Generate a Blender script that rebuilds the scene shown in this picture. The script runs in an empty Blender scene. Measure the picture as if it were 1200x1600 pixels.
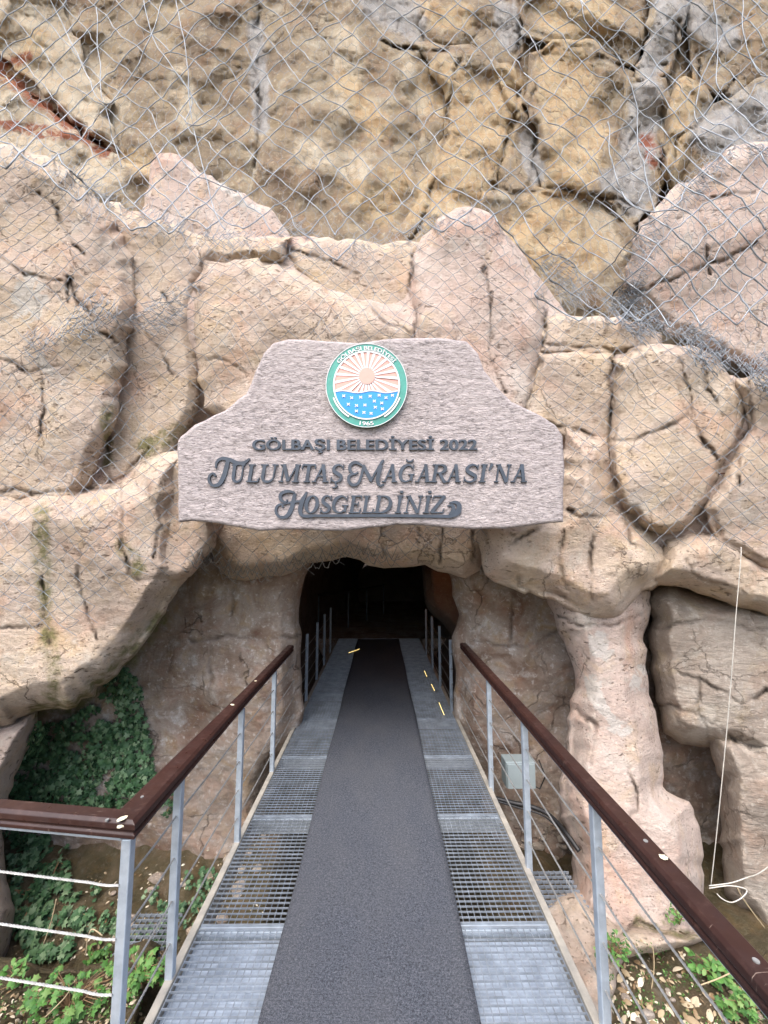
import bpy, bmesh, math, random
import numpy as np
from mathutils import Vector
from mathutils.bvhtree import BVHTree
random.seed(7)
rng = np.random.default_rng(11)
S = bpy.context.scene

# ------------------------------------------------------------------ camera, world, sun, exposure
F = 620.0; EYE = 1.8
TH = math.atan(63 / F); PS = -math.atan(6 / F)
cam = bpy.data.cameras.new('camera'); camo = bpy.data.objects.new('camera', cam)
S.collection.objects.link(camo); S.camera = camo
cam.sensor_fit = 'VERTICAL'; cam.sensor_height = 36; cam.lens = 36 * F / 1600
cam.clip_start = 0.05; cam.clip_end = 3000
camo.location = (0, 0, EYE); camo.rotation_euler = (math.pi / 2 + TH, 0, PS)
S.render.resolution_x = 768; S.render.resolution_y = 1024

SUN_EL, SUN_AZ = math.radians(58), math.radians(200)      # azimuth clockwise from +Y: behind the viewer, a little left
W = bpy.data.worlds.new('World'); S.world = W; W.use_nodes = True
wn = W.node_tree; bg = wn.nodes['Background']
sky = wn.nodes.new('ShaderNodeTexSky'); sky.sky_type = 'NISHITA'; sky.sun_disc = False
sky.sun_elevation = SUN_EL; sky.sun_rotation = SUN_AZ; sky.dust_density = 4; sky.air_density = 1.0
wn.links.new(sky.outputs[0], bg.inputs[0]); bg.inputs[1].default_value = 0.15
sl = bpy.data.lights.new('sun', 'SUN'); sl.energy = 1.4; sl.angle = math.radians(60); sl.color = (1, .975, .95)
so = bpy.data.objects.new('sun', sl); S.collection.objects.link(so)
sd = Vector((math.sin(SUN_AZ) * math.cos(SUN_EL), math.cos(SUN_AZ) * math.cos(SUN_EL), math.sin(SUN_EL)))
so.rotation_euler = sd.to_track_quat('Z', 'Y').to_euler(); so.location = (0, -5, 12)
S.view_settings.view_transform = 'Standard'; S.view_settings.look = 'None'
S.view_settings.exposure = 1.52; S.view_settings.gamma = 1
S.cycles.max_bounces = 6; S.cycles.diffuse_bounces = 4

# ------------------------------------------------------------------ mapping helpers
def rays(px, py):
    u = (np.asarray(px, float) - 600) / F; v = (np.asarray(py, float) - 800) / F
    x = u; y = math.cos(TH) + v * math.sin(TH); z = math.sin(TH) - v * math.cos(TH)
    return np.stack([x * math.cos(PS) - y * math.sin(PS), x * math.sin(PS) + y * math.cos(PS), z + 0 * x], -1)
def P(px, py, Y):
    d = rays(px, py); t = np.asarray(Y) / d[..., 1]
    return d * t[..., None] + np.array([0, 0, EYE])
def G(px, py, z):
    d = rays(px, py); t = (z - EYE) / d[..., 2]
    return d * np.asarray(t)[..., None] + np.array([0, 0, EYE])

# ------------------------------------------------------------------ numpy noise
_perm = rng.permutation(4096)
def _h(i, j, k, s=0):
    return _perm[(_perm[(_perm[(i + s) & 4095] + j) & 4095] + k) & 4095]
_g = rng.normal(size=(4096, 3)); _g /= np.linalg.norm(_g, axis=1)[:, None]
def perlin(p, s=0):
    p = np.asarray(p, float); i = np.floor(p).astype(int); f = p - i; u = f * f * f * (f * (f * 6 - 15) + 10)
    r = 0
    for dx in (0, 1):
        for dy in (0, 1):
            for dz in (0, 1):
                g = _g[_h(i[:, 0] + dx, i[:, 1] + dy, i[:, 2] + dz, s)]
                w = (u[:, 0] if dx else 1 - u[:, 0]) * (u[:, 1] if dy else 1 - u[:, 1]) * (u[:, 2] if dz else 1 - u[:, 2])
                r = r + w * (g[:, 0] * (f[:, 0] - dx) + g[:, 1] * (f[:, 1] - dy) + g[:, 2] * (f[:, 2] - dz))
    return r * 1.5
def fbm(p, o=4, s=0):
    r = 0; a = 1
    for k in range(o): r = r + a * perlin(np.asarray(p) * 2 ** k, s + 13 * k); a *= .5
    return r
_j = rng.random((4096, 3)); _r3 = rng.normal(size=(4096, 3))
def chunks(p, s=0):
    """cellular facets: returns (tilted plane height per cell, distance to the nearest cell border)"""
    p = np.asarray(p, float); i = np.floor(p).astype(int)
    b1 = np.full(len(p), 9.); b2 = np.full(len(p), 9.); hh = np.zeros(len(p))
    for dx in (-1, 0, 1):
        for dy in (-1, 0, 1):
            for dz in (-1, 0, 1):
                h = _h(i[:, 0] + dx, i[:, 1] + dy, i[:, 2] + dz, s)
                c = i + np.array([dx, dy, dz]) + _j[h]
                dv = p - c; d = np.linalg.norm(dv, axis=1); t = _r3[h]
                v = t[:, 0] * .6 + (dv * t[:, [1, 2, 0]]).sum(1) * .8
                nb = d < b1
                b2 = np.where(nb, b1, np.minimum(b2, d)); hh = np.where(nb, v, hh); b1 = np.where(nb, d, b1)
    return hh, b2 - b1

def folds(p, s=0, n=4):
    """continuous planar facets: warped triangle waves in random directions"""
    r = np.random.default_rng(s + 500); o = 0
    for k in range(n):
        d = r.normal(size=3); d /= np.linalg.norm(d); f = .55 * 1.55 ** k
        t = (p @ d) * f + r.random() * 9 + .16 * fbm(p * (1.1 + .3 * k), 2, s + 31 * k)
        o = o + (np.abs((t % 2) - 1) - .5) / 1.35 ** k
    return o

# ------------------------------------------------------------------ object helpers
C = S.collection
def tag(o, label=None, cat=None, group=None, kind=None):
    if label: o['label'] = label
    if cat: o['category'] = cat
    if group: o['group'] = group
    if kind: o['kind'] = kind
    return o
def empty(name, loc=(0, 0, 0), **k):
    o = bpy.data.objects.new(name, None); C.objects.link(o); o.location = loc; o.empty_display_size = .1
    return tag(o, **k)
def link(name, me, mat=None, parent=None, smooth=False, **k):
    o = bpy.data.objects.new(name, me); C.objects.link(o)
    if mat: me.materials.append(mat)
    if parent:
        o.parent = parent; o.location = -Vector(parent.location) if not parent.parent else (0, 0, 0)
    if smooth: me.polygons.foreach_set('use_smooth', [True] * len(me.polygons))
    return tag(o, **k)
def npmesh(name, V, Fc):
    """V (n,3); Fc (m,k) array of equal sized faces"""
    me = bpy.data.meshes.new(name); V = np.asarray(V, np.float32); Fc = np.asarray(Fc, np.int32)
    me.vertices.add(len(V)); me.vertices.foreach_set('co', V.ravel())
    m, k = Fc.shape
    me.loops.add(m * k); me.loops.foreach_set('vertex_index', Fc.ravel())
    me.polygons.add(m); me.polygons.foreach_set('loop_start', np.arange(m, dtype=np.int32) * k)
    me.update(calc_edges=True); me.validate()
    return me
class MB:
    def __init__(s): s.v = []; s.f = []
    def add(s, v, f):
        b = len(s.v); s.v += [tuple(q) for q in v]; s.f += [tuple(b + i for i in q) for q in f]
    def box(s, x0, x1, y0, y1, z0, z1):
        s.add([(x0, y0, z0), (x1, y0, z0), (x1, y1, z0), (x0, y1, z0), (x0, y0, z1), (x1, y0, z1), (x1, y1, z1), (x0, y1, z1)],
              [(0, 3, 2, 1), (4, 5, 6, 7), (0, 1, 5, 4), (1, 2, 6, 5), (2, 3, 7, 6), (3, 0, 4, 7)])
    def sweep(s, pts, prof, up=(0, 0, 1), cap=True):
        """profile (a=right, b=up) swept along pts"""
        pts = [Vector(p) for p in pts]; n = len(prof); vs = []
        for i, p in enumerate(pts):
            a = (pts[min(i + 1, len(pts) - 1)] - pts[max(i - 1, 0)]).normalized()
            u = Vector(up)
            if abs(a.dot(u)) > .95: u = Vector((0, 1, 0)) if abs(a.y) < .9 else Vector((1, 0, 0))
            r = a.cross(u).normalized(); u = r.cross(a)
            k = 1.0
            if 0 < i < len(pts) - 1:
                d1 = (pts[i] - pts[i - 1]).normalized(); k = 1 / max(.4, math.cos(d1.angle(a, 0)))
            vs += [p + r * (x * k) + u * y for x, y in prof]
        fs = [(i * n + j, i * n + (j + 1) % n, (i + 1) * n + (j + 1) % n, (i + 1) * n + j) for i in range(len(pts) - 1) for j in range(n)]
        if cap: fs += [tuple(range(n))[::-1], tuple((len(pts) - 1) * n + j for j in range(n))]
        s.add(vs, fs)
    def tube(s, pts, r, n=8):
        s.sweep(pts, [(r * math.cos(6.2832 * k / n), r * math.sin(6.2832 * k / n)) for k in range(n)])
    def mesh(s, name):
        me = bpy.data.meshes.new(name); me.from_pydata(s.v, [], s.f); me.validate()
        bm = bmesh.new(); bm.from_mesh(me); bmesh.ops.recalc_face_normals(bm, faces=bm.faces); bm.to_mesh(me); bm.free()
        return me
    def build(s, name, mat, parent=None, smooth=False, bevel=0, **k):
        o = link(name, s.mesh(name), mat, parent, smooth, **k)
        if bevel:
            m = o.modifiers.new('bevel', 'BEVEL'); m.width = bevel; m.segments = 2; m.limit_method = 'ANGLE'
        return o
def wires(A, B, r):
    """many thin three sided wires from A to B, numpy"""
    A = np.asarray(A); B = np.asarray(B); d = B - A; L = np.linalg.norm(d, axis=1); ok = L > 1e-5; A, B, d = A[ok], B[ok], d[ok] / L[ok][:, None]
    up = np.where(np.abs(d[:, [2]]) > .9, [[1., 0, 0]], [[0, 0, 1.]]); u = np.cross(d, up); u /= np.linalg.norm(u, axis=1)[:, None]; v = np.cross(d, u)
    r = np.broadcast_to(np.asarray(r, float), (len(ok),))[ok][:, None]
    V = []
    for E_ in (A, B):
        for k in range(3):
            a = 2.0944 * k; V.append(E_ + r * (u * math.cos(a) + v * math.sin(a)))
    V = np.stack(V, 1).reshape(-1, 3); b = np.arange(len(A))[:, None] * 6
    Fc = np.concatenate([b + np.array([[k, (k + 1) % 3, 3 + (k + 1) % 3, 3 + k]]) for k in range(3)])
    return V, Fc

# ------------------------------------------------------------------ materials
def nt(name):
    m = bpy.data.materials.new(name); m.use_nodes = True; t = m.node_tree
    return m, t, t.nodes['Principled BSDF']
class N:
    def __init__(s, t): s.t = t
    def n(s, k, **a):
        x = s.t.nodes.new('ShaderNode' + k)
        for q, v in a.items():
            if q == 'ins':
                for i, w in v.items():
                    if isinstance(w, bpy.types.NodeSocket): s.t.links.new(w, x.inputs[i])
                    else: x.inputs[i].default_value = w
            else: setattr(x, q, v)
        return x
    def pos(s, scale=(1, 1, 1), rot=(0, 0, 0)):
        g = s.n('NewGeometry'); m = s.n('Mapping', ins={'Vector': g.outputs['Position'], 'Scale': scale, 'Rotation': rot}); return m.outputs[0]
    def noise(s, vec, scale, det=5, rough=.55, dist=0): return s.n('TexNoise', ins={'Vector': vec, 'Scale': scale, 'Detail': det, 'Roughness': rough, 'Distortion': dist}).outputs[0]
    def vor(s, vec, scale, feature='F1'): return s.n('TexVoronoi', feature=feature, ins={'Vector': vec, 'Scale': scale}).outputs['Distance']
    def ramp(s, fac, stops, interp='LINEAR'):
        r = s.n('ValToRGB', ins={0: fac}); e = r.color_ramp.elements; r.color_ramp.interpolation = interp
        while len(e) < len(stops): e.new(.5)
        for q, (p, c) in zip(e, stops): q.position = p; q.color = (*c, 1) if len(c) == 3 else c
        return r.outputs[0]
    def rng(s, v, a, b, c=0, d=1): return s.n('MapRange', ins={0: v, 1: a, 2: b, 3: c, 4: d}).outputs[0]
    def math(s, op, a, b=0): return s.n('Math', operation=op, use_clamp=False, ins={0: a, 1: b}).outputs[0]
    def mix(s, f, a, b, mode='MIX'):
        x = s.n('Mix', data_type='RGBA', blend_type=mode)
        for i, w in ((0, f), (6, a), (7, b)):
            if isinstance(w, bpy.types.NodeSocket): s.t.links.new(w, x.inputs[i])
            else: x.inputs[i].default_value = (*w, 1) if isinstance(w, tuple) and len(w) == 3 else w
        return x.outputs[2]
    def bump(s, h, strength, dist, prev=None):
        i = {'Height': h, 'Strength': strength, 'Distance': dist}
        if prev is not None: i['Normal'] = prev
        return s.n('Bump', ins=i).outputs[0]
    def attr(s, a): return s.n('Attribute', attribute_name=a).outputs['Fac']

def rock_mat(name, cols, stain=(.16, .11, .075), rough=.9, pits=1.0, streak=.5, fine=1.0, pale=(.62, .57, .5), sc=1.0, strata=0.0, zones=False):
    m, t, b = nt(name); n = N(t)
    p = n.pos(); g = n.noise(p, 1.5 * sc, 4, .6, .6)
    k = len(cols); col = n.ramp(g, [(.3 + .4 * i / (k - 1), c) for i, c in enumerate(cols)])
    g2 = n.noise(n.pos((1, 1, 1), (.4, .2, .9)), 6 * sc, 5, .65, .8)
    col = n.mix(n.rng(g2, .5, .78, 0, .25), col, tuple(.72 * c for c in cols[0]))
    g3 = n.noise(p, 3.1 * sc, 6, .7, .3)
    col = n.mix(n.rng(g3, .54, .68, 0, .65), col, pale)
    g4 = n.noise(n.pos((1, 1, 1), (.9, .1, .3)), 2.2 * sc, 5, .6, .5)
    col = n.mix(n.rng(g4, .52, .66, 0, .45), col, (min(1, cols[1][0] * 1.08), cols[1][1] * .80, cols[1][2] * .66))
    g5 = n.noise(n.pos((1, 1, 1), (.1, .9, .5)), 3.7 * sc, 5, .6, .5)
    col = n.mix(n.rng(g5, .54, .7, 0, .4), col, (cols[2][0] * .98, cols[2][1] * .86, cols[2][2] * .55))
    if zones:
        zn = n.noise(p, 2.4, 7, .7, .5)
        for at_, ca, cb in (('cream', (.60, .47, .32), (.68, .61, .48)), ('ochre', (.53, .35, .185), (.62, .50, .32)), ('grey', (.37, .36, .355), (.54, .53, .52))):
            zf = n.rng(n.math('ADD', n.attr(at_), n.math('MULTIPLY', n.math('SUBTRACT', zn, .5), 1.5)), .3, .62, 0, .85)
            col = n.mix(zf, col, n.mix(n.rng(g2, .38, .62), ca, cb))
    # vertical run-off stains
    st = n.noise(n.pos((5, 5, .8)), 1.6, 5, .65, .2)
    col = n.mix(n.rng(st, .53, .76, 0, streak * .8), col, stain)
    # grain
    gr = n.noise(p, 55, 4, .7)
    col = n.mix(n.rng(gr, .36, .52, .22, 0), col, tuple(.5 * c for c in cols[1]))
    gr2 = n.noise(p, 22, 3, .6)
    col = n.mix(n.rng(gr2, .58, .72, 0, .4), col, tuple(min(1, 1.35 * c) for c in pale))
    # pores: clustered small holes
    v = n.vor(n.n('Mapping', ins={'Vector': n.n('VectorMath', operation='ADD', ins={0: p, 1: n.n('VectorMath', operation='SCALE', ins={0: n.n('TexNoise', ins={'Vector': p, 'Scale': 9.}).outputs['Color'], 'Scale': .08}).outputs[0]}).outputs[0], 'Scale': (1, 1, 1.9), 'Rotation': (0, .35, .2)}).outputs[0], 26)
    mask = n.rng(n.noise(p, 2.6, 3, .6), .44, .56)
    hole = n.math('MULTIPLY', n.rng(v, .12, .24, 1, 0), mask)
    v2 = n.vor(n.n('Mapping', ins={'Vector': n.n('VectorMath', operation='ADD', ins={0: p, 1: n.n('VectorMath', operation='SCALE', ins={0: n.n('TexNoise', ins={'Vector': p, 'Scale': 16., 'Detail': 3.}).outputs['Color'], 'Scale': .09}).outputs[0]}).outputs[0], 'Scale': (1, 1, 2.2), 'Rotation': (0, -.3, .2)}).outputs[0], 10)
    mask2 = n.rng(n.noise(n.pos((1, 1, 1), (.3, .8, 0)), 2.1, 3, .6), .46, .56)
    hole = n.math('MAXIMUM', hole, n.math('MULTIPLY', n.rng(v2, .14, .28, 1, 0), mask2))
    col = n.mix(n.math('MULTIPLY', hole, .6 * pits), col, stain)
    wp = n.n('VectorMath', operation='ADD', ins={0: p, 1: n.n('VectorMath', operation='SCALE', ins={0: n.n('TexNoise', ins={'Vector': p, 'Scale': 2.2, 'Detail': 6., 'Roughness': .6}).outputs['Color'], 'Scale': .55}).outputs[0]}).outputs[0]
    ve = n.vor(wp, 1.9, 'DISTANCE_TO_EDGE')
    frac = n.math('MULTIPLY', n.rng(ve, .002, .016, 1, 0), n.rng(n.noise(n.pos((1, 1, 1), (.7, .1, .6)), 1.7, 2, .5), .5, .6))
    col = n.mix(n.math('MULTIPLY', frac, .5), col, (.10, .075, .06))
    # cracks, moss, lime patches from the modelled relief
    wob = n.math('MULTIPLY', n.attr('crack'), n.rng(n.noise(p, 14, 3), .3, .6, .45, 1))
    col = n.mix(n.math('MULTIPLY', wob, .95), col, (.06, .045, .035))
    nm = n.noise(p, 9, 5, .7)
    col = n.mix(n.math('MULTIPLY', n.rng(n.attr('moss'), .05, .6), n.rng(nm, .40, .58, .12, .85)), col, (.17, .165, .06))
    col = n.mix(n.rng(n.math('MULTIPLY', n.attr('lime'), n.rng(n.noise(p, 5, 7, .72, .8), .36, .66)), .17, .27, 0, .6), col, (.62, .61, .57))
    col = n.mix(n.rng(n.math('MULTIPLY', n.attr('rust'), n.rng(n.noise(p, 6, 7, .72, .8), .34, .64)), .12, .5, 0, .9), col, (.27, .075, .035))
    t.links.new(col, b.inputs['Base Color']); b.inputs['Roughness'].default_value = rough; b.inputs['Specular IOR Level'].default_value = .2
    n1 = n.bump(n.noise(n.pos((1, 1, 1.8), (.3, .25, 0)), 7, 9, .70, .6), .6 * fine, .042)
    n2 = n.bump(n.noise(n.pos((1, 1, 1.7), (.2, .3, 0)), 27, 8, .8), 1.0 * fine, .034, n1)
    n3 = n.bump(n.math('MULTIPLY', n.math('MAXIMUM', n.math('MULTIPLY', hole, pits), frac), -1), .9, .022, n2)
    if strata:
        sw = n.noise(n.pos((3, 3, 22), (.25, .3, 0)), 1.2, 5, .7, .8)
        n3 = n.bump(sw, strata, .03, n3)
    t.links.new(n3, b.inputs['Normal'])
    return m
def simple(name, col, rough=.5, metal=0, var=.15, sc=12, bump=0, bsc=60, bd=.002, spec=.5, col2=None):
    m, t, b = nt(name); n = N(t); p = n.pos()
    c2 = col2 or tuple(c * (1 - var * 2) for c in col)
    c = n.mix(n.rng(n.noise(p, sc, 5, .65), .35, .7), col, c2)
    t.links.new(c, b.inputs['Base Color']); b.inputs['Metallic'].default_value = metal
    b.inputs['Specular IOR Level'].default_value = spec
    t.links.new(n.rng(n.noise(p, sc * 2.3, 3), .3, .7, max(0, rough - .1), min(1, rough + .12)), b.inputs['Roughness'])
    if bump: t.links.new(n.bump(n.noise(p, bsc, 4, .7), bump, bd), b.inputs['Normal'])
    return m
TAN = [(.50, .38, .30), (.62, .50, .41), (.65, .52, .39), (.67, .58, .48)]
PINK = [(.50, .385, .33), (.61, .485, .42), (.65, .53, .46), (.67, .59, .53)]
M = {}
M['tan'] = rock_mat('tan_shotcrete', TAN)
M['pink'] = rock_mat('pink_shotcrete', PINK, streak=.35)
M['greyrock'] = rock_mat('grey_tan_rock', [(.30, .26, .22), (.42, .35, .29), (.47, .41, .35), (.52, .46, .38)], pits=.2, strata=.8)
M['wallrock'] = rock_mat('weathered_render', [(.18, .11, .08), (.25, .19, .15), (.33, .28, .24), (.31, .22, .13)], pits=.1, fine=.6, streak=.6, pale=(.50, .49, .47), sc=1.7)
M['brown'] = rock_mat('brown_cliff', [(.22, .165, .12), (.33, .26, .185), (.40, .32, .21), (.50, .45, .35)], pits=0, fine=1.0, streak=.8, pale=(.50, .44, .31), sc=1.1)
M['cliff'] = rock_mat('cliff_rock', [(.21, .155, .11), (.32, .25, .175), (.40, .32, .22), (.50, .44, .34)], pits=0, fine=1.1, streak=.7, pale=(.56, .50, .38), sc=1.2, zones=True)
M['cream'] = rock_mat('cream_cliff', [(.40, .26, .14), (.50, .38, .24), (.55, .47, .33), (.50, .38, .26)], pits=0, fine=.9, pale=(.66, .61, .52))
M['ochre'] = rock_mat('ochre_cliff', [(.35, .235, .15), (.50, .375, .25), (.54, .46, .34), (.48, .43, .36)], pits=0, fine=.9, streak=.5, pale=(.60, .52, .35), sc=1.5)
M['grey'] = rock_mat('grey_cliff', [(.34, .32, .30), (.44, .42, .40), (.52, .50, .47), (.40, .31, .23)], pits=0, fine=.8, streak=.4, pale=(.52, .51, .49))
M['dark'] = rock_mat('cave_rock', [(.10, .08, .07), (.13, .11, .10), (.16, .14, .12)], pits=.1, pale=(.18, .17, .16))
M['soil'] = rock_mat('soil', [(.10, .085, .045), (.17, .14, .08), (.27, .20, .13)], pits=.1, fine=1.6, streak=0, pale=(.26, .23, .17), sc=3)
M['galv'] = simple('galvanised_steel', (.50, .56, .62), .42, .55, .16, 18, .15, 80, .001, col2=(.36, .41, .47))
M['galv2'] = simple('grating_steel', (.32, .36, .41), .5, .5, .2, 9, col2=(.18, .20, .22))
M['beam'] = simple('dusty_edge_beam', (.34, .31, .26), .8, 0, .2, 9, .3, 50, .003, col2=(.19, .18, .16))
M['galv_shaded'] = simple('shaded_inner_steel', (.22, .26, .31), .6, .3, .16, 18)  # darker copy of the galvanised steel, cave shade put into its colour
M['cable'] = simple('steel_cable', (.30, .30, .29), .55, .4, .2, 40)
M['plate'] = simple('sheet_steel', (.36, .42, .50), .6, .2, .2, 14, col2=(.20, .24, .29))
M['net'] = simple('galvanised_wire', (.27, .30, .33), .5, .3, .2, 6)
M['net2'] = simple('cable_wire', (.27, .30, .33), .5, .35, .2, 6)
M['letter'] = simple('slate_blue_letter', (.040, .055, .078), .6, 0, .2, 9, .15, 90, .001)
M['box'] = simple('grey_plastic', (.26, .31, .32), .5, 0, .06, 5)
M['black'] = simple('black_cable', (.015, .015, .017), .5, 0, .1, 5)
M['white'] = simple('white_cord', (.48, .46, .41), .7, 0, .1, 20)
M['petal'] = simple('pale_petal', (.72, .66, .48), .8, 0, .15, 30)
M['rust'] = simple('rusty_rebar', (.16, .07, .04), .9, 0, .3, 30)
M['teal'] = simple('teal_paint', (.04, .26, .21), .5, 0, .1, 40, .2, 300, .001)
M['wht'] = simple('white_paint', (.60, .60, .61), .5, 0, .04, 30)
M['sunpink'] = simple('pink_paint', (.58, .29, .24), .5, 0, .04, 30)
M['blue'] = simple('blue_paint', (.0, .22, .62), .45, 0, .03, 30)
M['stem'] = simple('stem', (.20, .12, .06), .9)
M['drytwig'] = simple('dry_twig', (.42, .33, .2), .9)
def leafmat(name, a, b, c=None):
    m, t, bs = nt(name); n = N(t); o = n.attr('rnd')
    cc = n.ramp(o, [(0, a), (.6, b), (1, c or b)])
    t.links.new(cc, bs.inputs['Base Color']); bs.inputs['Roughness'].default_value = .55; bs.inputs['Specular IOR Level'].default_value = .25
    return m
M['ivy'] = leafmat('ivy_leaf', (.025, .065, .03), (.06, .13, .055), (.17, .24, .14))
M['weed'] = leafmat('weed_leaf', (.03, .09, .02), (.07, .17, .035), (.14, .22, .07))
M['litter'] = leafmat('dry_leaf', (.16, .10, .05), (.34, .27, .17), (.58, .53, .42))
def glow(name, col, e):
    m, t, b = nt(name); b.inputs['Emission Color'].default_value = (*col, 1); b.inputs['Emission Strength'].default_value = e; b.inputs['Base Color'].default_value = (*col, 1); return m
M['led'] = glow('warm_led', (1, .72, .25), 1.6)
M['lampglass'] = glow('orange_lamp', (1, .32, .06), 2.0)

def brown_rail():
    m, t, b = nt('brown_rail_plastic'); n = N(t); p = n.pos()
    base = n.mix(n.rng(n.noise(n.pos((1, 1, 1)), 3, 5, .6), .35, .7), (.024, .0105, .009), (.040, .017, .013))
    dust = n.rng(n.noise(p, 35, 6, .75), .55, .8, 0, .35); base = n.mix(dust, base, (.17, .10, .08))
    scr = n.rng(n.noise(n.pos((4, 60, 4), (0, 0, .5)), 3, 3, .5), .70, .76, 0, .55); base = n.mix(scr, base, (.35, .27, .22))
    b.inputs['Specular IOR Level'].default_value = .35; t.links.new(base, b.inputs['Base Color']); t.links.new(n.rng(n.noise(p, 20, 4), .3, .7, .26, .55), b.inputs['Roughness'])
    t.links.new(n.bump(n.noise(p, 120, 3), .12, .001), b.inputs['Normal']); return m
M['rail'] = brown_rail()
def carpet_mat():
    m, t, b = nt('grey_loop_mat'); n = N(t); p = n.pos()
    a = n.noise(p, 210, 3, .8); w = n.noise(p, 90, 4, .7)
    c = n.ramp(n.math('ADD', n.math('MULTIPLY', a, .65), n.math('MULTIPLY', w, .35)), [(.36, (.020, .023, .029)), (.48, (.062, .068, .083)), (.62, (.145, .155, .18))])
    # weave lines and worn, dusty lane
    c = n.mix(n.rng(n.noise(n.pos((1.2, .5, 1)), 2.2, 4, .6), .4, .7, 0, .35), c, (.125, .125, .13))
    t.links.new(c, b.inputs['Base Color']); b.inputs['Roughness'].default_value = .95; b.inputs['Specular IOR Level'].default_value = .1
    wv = n.n('TexWave', wave_type='BANDS', bands_direction='Y', ins={'Vector': p, 'Scale': 26., 'Distortion': 1.5, 'Detail': 2.}).outputs[1]
    n1 = n.bump(wv, .25, .004); t.links.new(n.bump(a, 1.0, .008, n1), b.inputs['Normal']); return m
M['carpet'] = carpet_mat()
def sign_mat():
    m, t, b = nt('chiselled_sign_stone'); n = N(t)
    r = n.noise(n.pos((24, 24, 76)), 1.0, 5, .70, .8); q = n.noise(n.pos(), 3, 4, .6)
    c = n.ramp(r, [(.36, (.17, .15, .15)), (.46, (.34, .30, .295)), (.58, (.45, .40, .395))])
    c = n.mix(n.rng(q, .4, .7, 0, .3), c, (.50, .44, .425))
    sp = n.vor(n.pos((1, 1, 1)), 16); c = n.mix(n.rng(sp, .04, .1, .55, 0), c, (.16, .14, .14))
    t.links.new(c, b.inputs['Base Color']); b.inputs['Roughness'].default_value = .9
    n1 = n.bump(r, 1.0, .022); n2 = n.bump(n.noise(n.pos((1, 1, 2)), 90, 4, .7), .5, .005, n1); t.links.new(n2, b.inputs['Normal']); return m
M['sign'] = sign_mat()

# ------------------------------------------------------------------ relief data read off the rock: cracks, moss, lime, rust
CR = [[(853, 490), (848, 560), (838, 600), (822, 640)], [(850, 535), (905, 542), (960, 548), (1000, 545)], [(960, 548), (956, 620), (953, 700), (965, 760), (985, 800)],
      [(860, 660), (900, 672), (950, 690), (990, 690), (1035, 668), (1075, 648), (1100, 690), (1120, 720)], [(1175, 600), (1172, 660), (1150, 700), (1155, 760)], [(890, 800), (940, 810), (1000, 790)],
      [(0, 772), (60, 768), (120, 766), (185, 755), (200, 730), (235, 700)], [(190, 760), (188, 820), (198, 880), (212, 905), (250, 905)], [(66, 900), (72, 960), (80, 1010)],
      [(170, 650), (168, 700), (172, 760)], [(0, 980), (60, 978), (70, 975)], [(110, 470), (105, 430), (120, 460), (160, 520), (190, 545)], [(0, 400), (40, 430), (95, 440)], [(60, 300), (90, 330), (110, 380), (130, 400)],
      [(210, 500), (250, 550), (270, 590)], [(300, 560), (345, 565), (385, 580)], [(560, 470), (600, 500), (640, 520)], [(440, 380), (480, 400), (520, 410), (560, 430)],
      [(645, 400), (640, 450), (650, 500), (648, 530)], [(760, 420), (770, 500), (765, 560), (790, 610)], [(250, 460), (275, 490)], [(1000, 350), (1060, 340), (1110, 310), (1180, 300)], [(980, 460), (1040, 440), (1100, 420), (1180, 380)],
      [(1090, 300), (1100, 360), (1110, 430)], [(1020, 980), (1100, 970), (1200, 985)], [(1060, 1050), (1110, 1070), (1160, 1100), (1200, 1080)], [(1020, 1100), (1080, 1110), (1150, 1160)], [(1090, 1060), (1095, 1120), (1110, 1160)],
      [(690, 820), (688, 880)], [(650, 830), (655, 870)], [(600, 825), (602, 870)], [(740, 815), (738, 880)], [(800, 850), (830, 830), (850, 820)], [(880, 830), (875, 880), (885, 920)], [(925, 840), (922, 900), (928, 940)],
      [(975, 800), (985, 850), (1020, 860)], [(770, 900), (830, 925), (880, 930)], [(870, 965), (910, 975), (960, 975), (1005, 960)], [(940, 1480), (1000, 1440), (1030, 1455), (1080, 1470)],
      [(300, 1000), (360, 995), (420, 1000), (470, 990)], [(330, 1010), (330, 1080), (340, 1150)], [(740, 1000), (820, 1010), (870, 990)], [(810, 900), (800, 1000)], [(370, 900), (360, 960)],
      [(560, 640), (500, 660)], [(1095, 560), (1110, 610), (1130, 650)], [(1060, 560), (1075, 610), (1085, 650)], [(900, 1100), (930, 1140), (925, 1200)], [(985, 1200), (1000, 1260), (960, 1300)],
      [(120, 860), (130, 930), (150, 1000)], [(230, 760), (250, 820), (240, 870)], [(1070, 880), (1100, 905), (1160, 925)], [(0, 560), (40, 580), (100, 570)], [(60, 560), (70, 640), (62, 700)],
      # natural cliff joints
      [(812, -50), (808, 60), (815, 130), (790, 230), (770, 300)], [(402, -50), (405, 80), (404, 180), (402, 260)], [(760, 285), (800, 300), (860, 295), (930, 305), (985, 320)], [(690, 250), (660, 340), (640, 380)], [(1060, 30), (1050, 120), (1030, 200), (1035, 300)],
      [(0, 105), (50, 145), (90, 180), (130, 205), (170, 235)], [(940, 90), (990, 110), (1040, 100)], [(720, 80), (700, 180), (690, 250)], [(1150, 120), (1120, 170), (1060, 220), (1040, 290)], [(850, 80), (830, 160), (840, 210), (825, 300)], [(1100, 60), (1090, 130)], [(600, 70), (660, 80), (740, 75)]]
MOSS = [([(62, 800), (66, 880), (70, 960), (86, 1050), (80, 1085)], 11), ([(60, 1110), (120, 1100), (180, 1050), (250, 970)], 12), ([(190, 850), (215, 890)], 10), ([(230, 700), (250, 690), (275, 670)], 16), ([(165, 640), (170, 720)], 9), ([(1000, 1440), (1080, 1460), (1160, 1440)], 8)]
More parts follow.
